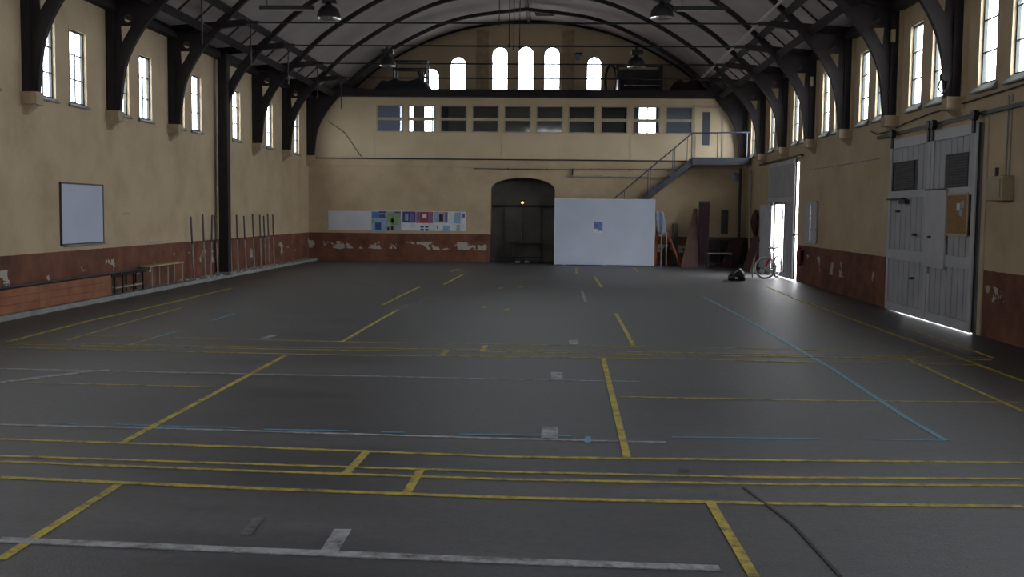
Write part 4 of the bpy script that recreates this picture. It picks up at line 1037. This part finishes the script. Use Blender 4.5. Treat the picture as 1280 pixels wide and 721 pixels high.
# near double gate
g = thing('sliding_gate', 'large pale grey double plank gate nearest the camera on the right wall', 'gate', (6.5, 19.0, 0), 'gates in the right wall')
gz = 3.34; X0 = 6.475
for nm, y0, y1 in (('left', 18.93, 21.24), ('right', 16.86, 18.90)):
    lf = MB().box(X0 + .05, X0 + .07, y0, y1, .022, gz).build('gate_leaf', 'gate_seam', g)
    yc = (y0 + y1) / 2
    win = (19.86, 20.88, 2.36, 2.90) if nm == 'left' else (17.26, 18.22, 2.34, 2.90)
    cork = None if nm == 'left' else (17.12, 18.02, 1.56, 2.23)
    hl = [win] + ([cork] if cork else []) + [(y0, y1, 2.22, 2.33), (y0, y1, 1.03, 1.20)]
    plank_field(lf, X0 + .026, y0 + .12, y1 - .12, .18, gz - .16, 7, hl)
    for a, c, e, f_ in ((y0, y0 + .13, .022, gz), (y1 - .13, y1, .022, gz), (y0 + .13, y1 - .13, gz - .17, gz), (y0 + .13, y1 - .13, 2.21, 2.34), (y0 + .13, y1 - .13, 1.02, 1.21), (y0 + .13, y1 - .13, .022, .18)):
        MB().box(X0, X0 + .026, a, c, e, f_).build('rail_board', 'gate_paint_pale', lf)
    fr = MB().box(X0 + .03, X0 + .048, win[0], win[1], win[2], win[3]).build('mesh_window', 'mesh_dark', lf)
    for i in range(1, 12):
        zz = win[2] + (win[3] - win[2]) * i / 12; MB().box(X0 + .022, X0 + .03, win[0], win[1], zz - .006, zz + .006).build('mesh_bar', 'pole_dark', fr)
    if cork:
        c_ = MB().box(X0 - .002, X0 + .026, cork[0], cork[1], cork[2], cork[3]).build('cork_board', 'cork', lf)
        MB().box(X0 - .012, X0, cork[0] - .02, cork[0] + .02, cork[2] - .02, cork[3] + .02).box(X0 - .012, X0, cork[1] - .02, cork[1] + .02, cork[2] - .02, cork[3] + .02).box(X0 - .012, X0, cork[0], cork[1], cork[3] - .02, cork[3] + .02).box(X0 - .012, X0, cork[0], cork[1], cork[2] - .02, cork[2] + .02).build('cork_frame', 'mullion_paint', c_)
        for i, (a, z) in enumerate(((17.28, 2.06), (17.45, 2.02), (17.33, 1.93))):
            MB().box(X0 - .006, X0 - .002, a, a + .14, z - .06, z + .06).build('notice_card', ('paper_grey', 'paper_white', 'paper_grey')[i], c_)
    # roller hangers
    for y in ((21.08, 19.02) if nm == 'left' else (18.82, 16.98)):
        MB().box(X0 - .03, X0 + .0, y - .05, y + .05, gz - .16, gz + .12).build('hanger', 'dark_steel', lf)
        MB().cyl((X0 - .05, y, gz + .12), (X0 + .03, y, gz + .12), .085, 16).build('roller', 'dark_steel', lf)
MB().box(X0 - .03, X0, 18.02, 19.04, .97, 2.32).build('wicket_panel', 'gate_paint_pale', g)
MB().box(X0 - .032, X0 - .028, 18.0, 19.06, 2.31, 2.34).build('panel_edge', 'dark_steel', g)
for y, z in ((19.55, 1.52), (18.72, 1.5), (19.62, .72), (20.55, 1.95)):
    MB().box(X0 - .06, X0, y - .05, y + .05, z - .02, z + .02).build('latch', 'dark_steel', g)
MB().box(X0 - .05, X0, 20.2, 21.2, 2.17, 2.20).box(X0 - .08, X0, 20.0, 20.35, 2.09, 2.17).build('door_closer', 'dark_steel', g)
MB().box(X0 - .03, X0 - .005, 18.78, 18.80, .85, 1.12).build('bolt', 'corbel_stone', g)
tag(MB().box(6.512, 6.56, 15.0, 22.3, 3.445, 3.505).build('gate_rail', 'dark_steel'), 'dark sliding rail above the near double gate', 'rail', 'gate rails')
for a, c in ((16.90, 17.06), (18.84, 18.99), (21.04, 21.2)): MB().box(X0 + .07, 6.60, a, c, .03, 3.3).build('light_seal', 'gate_paint', g)  # unseen strips added behind the leaves to block daylight leaks
struct('trim_7', MB().box(6.575, 6.60, 16.70, 16.84, 0, 3.4), 'reveal_paint')

# shuttered wall hatch
h = next_window((6.6, 28.08, 1.12))
for a, c in ((27.45, 28.05), (28.13, 28.72)): MB().box(6.55, 6.585, a, c, 1.12, 2.22).build('shutter', 'gate_paint_pale', h)
for z in (1.12, 1.47, 1.83, 2.19): MB().box(6.53, 6.56, 27.45, 28.72, z, z + .035).build('shutter_batten', 'gate_paint_pale', h)
MB().box(6.66, 6.664, 28.04, 28.14, 1.2, 2.12).build('pane', 'window_glass', h)
portal((XR + .15, 28.09, 1.67), (0, H_, 0), .9, .08)

# fire extinguisher
o = thing('fire_extinguisher', 'red fire extinguisher on the right wall beside the far gate', 'fire extinguisher', (6.48, 28.98, .45))
MB().lathe([(0, 0), (.07, .0), (.078, .03), (.078, .36), (.06, .42), (.025, .46), (0, .46)], 6.50, 28.98, .48, 16).build('cylinder', 'red_enamel', o, smooth=True)
MB().box(6.46, 6.54, 28.96, 29.0, .94, .975).build('valve', 'dark_steel', o)
MB().tube([(6.47, 28.96, .94), (6.40, 28.92, .85), (6.41, 28.90, .6)], .012, 6).build('hose', 'black_rubber', o)
MB().box(6.575, 6.6, 28.93, 29.03, .6, .9).build('bracket', 'dark_steel', o)
MB().box(6.415, 6.424, 28.94, 29.02, .66, .80).build('label_plate', 'paper_white', o)
# electrical box with conduits
o = thing('meter_box', 'beige electrical box with pipes on the right wall right of the near gate', 'electrical box', (6.5, 16.0, 2.08))
MB().box(6.42, 6.6, 15.72, 16.30, 2.10, 2.47).build('box', 'box_beige', o, bevel=.02)
MB().box(6.405, 6.42, 15.78, 16.24, 2.14, 2.43).build('lid', 'box_beige', o, bevel=.006)
for y in (15.9, 16.02): MB().cyl((6.584, y, 2.47), (6.584, y, 3.66), .014, 8).build('conduit', 'conduit_pale', o)
MB().cyl((6.50, 16.12, 2.47), (6.50, 16.12, 2.6), .03, 8).build('cable_gland', 'dark_steel', o)
# cable loop near the ledge
tag(MB().tube([(6.56, 22.9, 3.66), (6.55, 22.45, 3.56), (6.55, 21.6, 3.56), (6.55, 20.6, 3.64), (6.56, 19.2, 3.70), (6.56, 17.6, 3.72), (6.56, 15.0, 3.76)], .012, 6).build('cable', 'dark_steel'), 'dark cable looping along the right wall above the near gate rail', 'cable')
tag(MB().tube([(6.585, 22.3, 3.06), (6.585, 25, 3.06), (6.585, 29.3, 3.07)], .012, 6).build('cable', 'conduit_pale'), 'thin pale cable along the right wall between the two gates', 'cable')
o = thing('pulley_block', 'dark pulley block with looped cord on the nearest right truss post', 'pulley', (6.3, 17.8, 4.0))
MB().box(6.24, 6.46, 17.83, 17.885, 4.10, 4.34).build('bracket_plate', 'black_rubber', o)
MB().cyl((6.27, 17.74, 4.16), (6.27, 17.84, 4.16), .08, 14).build('pulley_wheel', 'black_rubber', o)
MB().tube([(6.20, 17.78, 4.14), (6.16, 17.78, 3.98), (6.22, 17.78, 3.88), (6.31, 17.78, 3.96), (6.34, 17.78, 4.14)], .016, 6).build('cord', 'rope_fibre', o)
for k_, (ty_) in enumerate((TY[1], TY[3])):
    lab = ('small pale box on the second right truss post from the camera', 'small pale box on the fourth right truss post from the camera')[k_]
    tag(MB().box(6.38, 6.46, ty_ - .16, ty_ - .083, 5.26 - .06 * k_, 5.50 - .06 * k_).build('junction_box', 'box_beige', bevel=.006), lab, 'junction box', 'junction boxes on the right posts')

# ------------------------------------------------------------------ bicycle
bk = thing('bicycle', 'bicycle with red fork and pale frame standing in the open small door', 'bicycle', (5.87, 30.5, 0))
R_ = .325
F0 = Vector((5.88, 30.55, R_))
fd = Vector((.50, .866, 0)).normalized()
head_b = Vector((6.06, 30.72, .62)); head_t = head_b + Vector((-.02, -.03, .18))
RW = F0 + fd * 1.02; RW.z = R_
def wheel(c, d, nm):
    d = Vector(d).normalized(); zz = Vector((0, 0, 1)); ax = d.cross(zz)
    cir = lambda r: [c + d * (r * math.cos(a)) + zz * (r * math.sin(a)) for a in [2 * math.pi * i / 32 for i in range(32)]]
    w = MB().tube(cir(R_ - .022), .024, 8, closed=True).build('wheel', 'tyre_pale' if nm == 'f' else 'black_rubber', bk, smooth=True)
    MB().tube(cir(R_ - .045), .011, 6, closed=True).build('rim', 'aluminium', w, smooth=True)
    sp = MB()
    for i in range(20):
        a = 2 * math.pi * i / 20; s_ = ax * (.025 if i % 2 else -.025)
        sp.cyl(c + s_, c + d * ((R_ - .05) * math.cos(a)) + zz * ((R_ - .05) * math.sin(a)), .0022, 4)
    sp.build('spokes', 'aluminium', w)
    MB().cyl(c - ax * .045, c + ax * .045, .024, 10).build('hub', 'chrome', w, smooth=True)
    return w
wf = wheel(F0, (1, .12, 0), 'f')
MB().hexa([(5.68, 30.45, .21), (5.82, 30.45, .15), (5.82, 30.456, .15), (5.68, 30.456, .21), (5.73, 30.45, .33), (5.87, 30.45, .27), (5.87, 30.456, .27), (5.73, 30.456, .33)]).build('spoke_reflector', 'paper_white', wf)
wheel(RW, fd, 'r')
fk = MB()
for s in (-1, 1):
    o_ = Vector((-.12, 1, 0)).normalized() * (.05 * s)
    fk.tube([F0 + o_, F0 + o_ + Vector((.06, .05, .15)), head_b + o_ * .8], .021, 8)
fk.cyl(head_b - Vector((.006, .06, 0)), head_b + Vector((.006, .06, 0)), .02).build('fork', 'bike_red', bk, smooth=True)
MB().cyl(head_b, head_t, .022).build('head_tube', 'bike_white', bk)
BB = F0 + fd * .60; BB.z = .28
ST = F0 + fd * .74; ST.z = .76
MB().cyl(head_b + Vector((0, 0, .02)), BB, .019).build('down_tube', 'bike_white', bk)
MB().cyl(head_t - Vector((0, 0, .03)), ST, .017).build('top_tube', 'bike_frame', bk)
MB().cyl(BB, ST + Vector((0, 0, .10)), .016).build('seat_tube', 'bike_frame', bk)
ax = fd.cross(Vector((0, 0, 1)))
cs = MB()
for s in (-1, 1): cs.cyl(BB + ax * .04 * s, RW + ax * .05 * s, .009, 6).cyl(ST - Vector((0, 0, .04)) + ax * .02 * s, RW + ax * .05 * s, .008, 6)
cs.build('rear_stays', 'bike_frame', bk)
sd = ST + Vector((0, 0, .12)); b = MB()
b.hexa([sd - fd * .13 - ax * .015 - Vector((0, 0, .02)), sd - fd * .13 + ax * .015 - Vector((0, 0, .02)), sd + fd * .12 + ax * .07 - Vector((0, 0, .02)), sd + fd * .12 - ax * .07 - Vector((0, 0, .02)),
        sd - fd * .13 - ax * .015 + Vector((0, 0, .02)), sd - fd * .13 + ax * .015 + Vector((0, 0, .02)), sd + fd * .12 + ax * .07 + Vector((0, 0, .03)), sd + fd * .12 - ax * .07 + Vector((0, 0, .03))]).build('saddle', 'black_plastic', bk, bevel=.012)
hb = head_t + Vector((-.02, -.03, .09)); wd = Vector((.12, -1, 0)).normalized()
MB().tube([hb + wd * .22 + Vector((.09, 0, .02)), hb + wd * .12, hb, hb - wd * .12, hb - wd * .22 + Vector((.09, 0, .02))], .013, 8).build('handlebar', 'dark_steel', bk, smooth=True)
MB().cyl(head_t, hb, .014).build('stem', 'dark_steel', bk)
for s in (-1, 1): MB().cyl(hb + wd * s * .21 + Vector((.08, 0, .018)), hb + wd * s * .24 + Vector((.15, 0, .03)), .018).build('grip', 'black_rubber', bk)
MB().cyl(BB - ax * .05, BB + ax * .06, .022).cyl(BB + ax * .055, BB + ax * .062, .09, 20).build('chainset', 'chrome', bk)
for s in (-1, 1):
    e = BB + ax * .075 * s + Vector((0, 0, -.16 * s)); MB().cyl(BB + ax * .07 * s, e, .008, 6).box(e.x - .045, e.x + .045, e.y - .03, e.y + .03, e.z - .012, e.z + .012).build('pedal', 'dark_steel', bk)
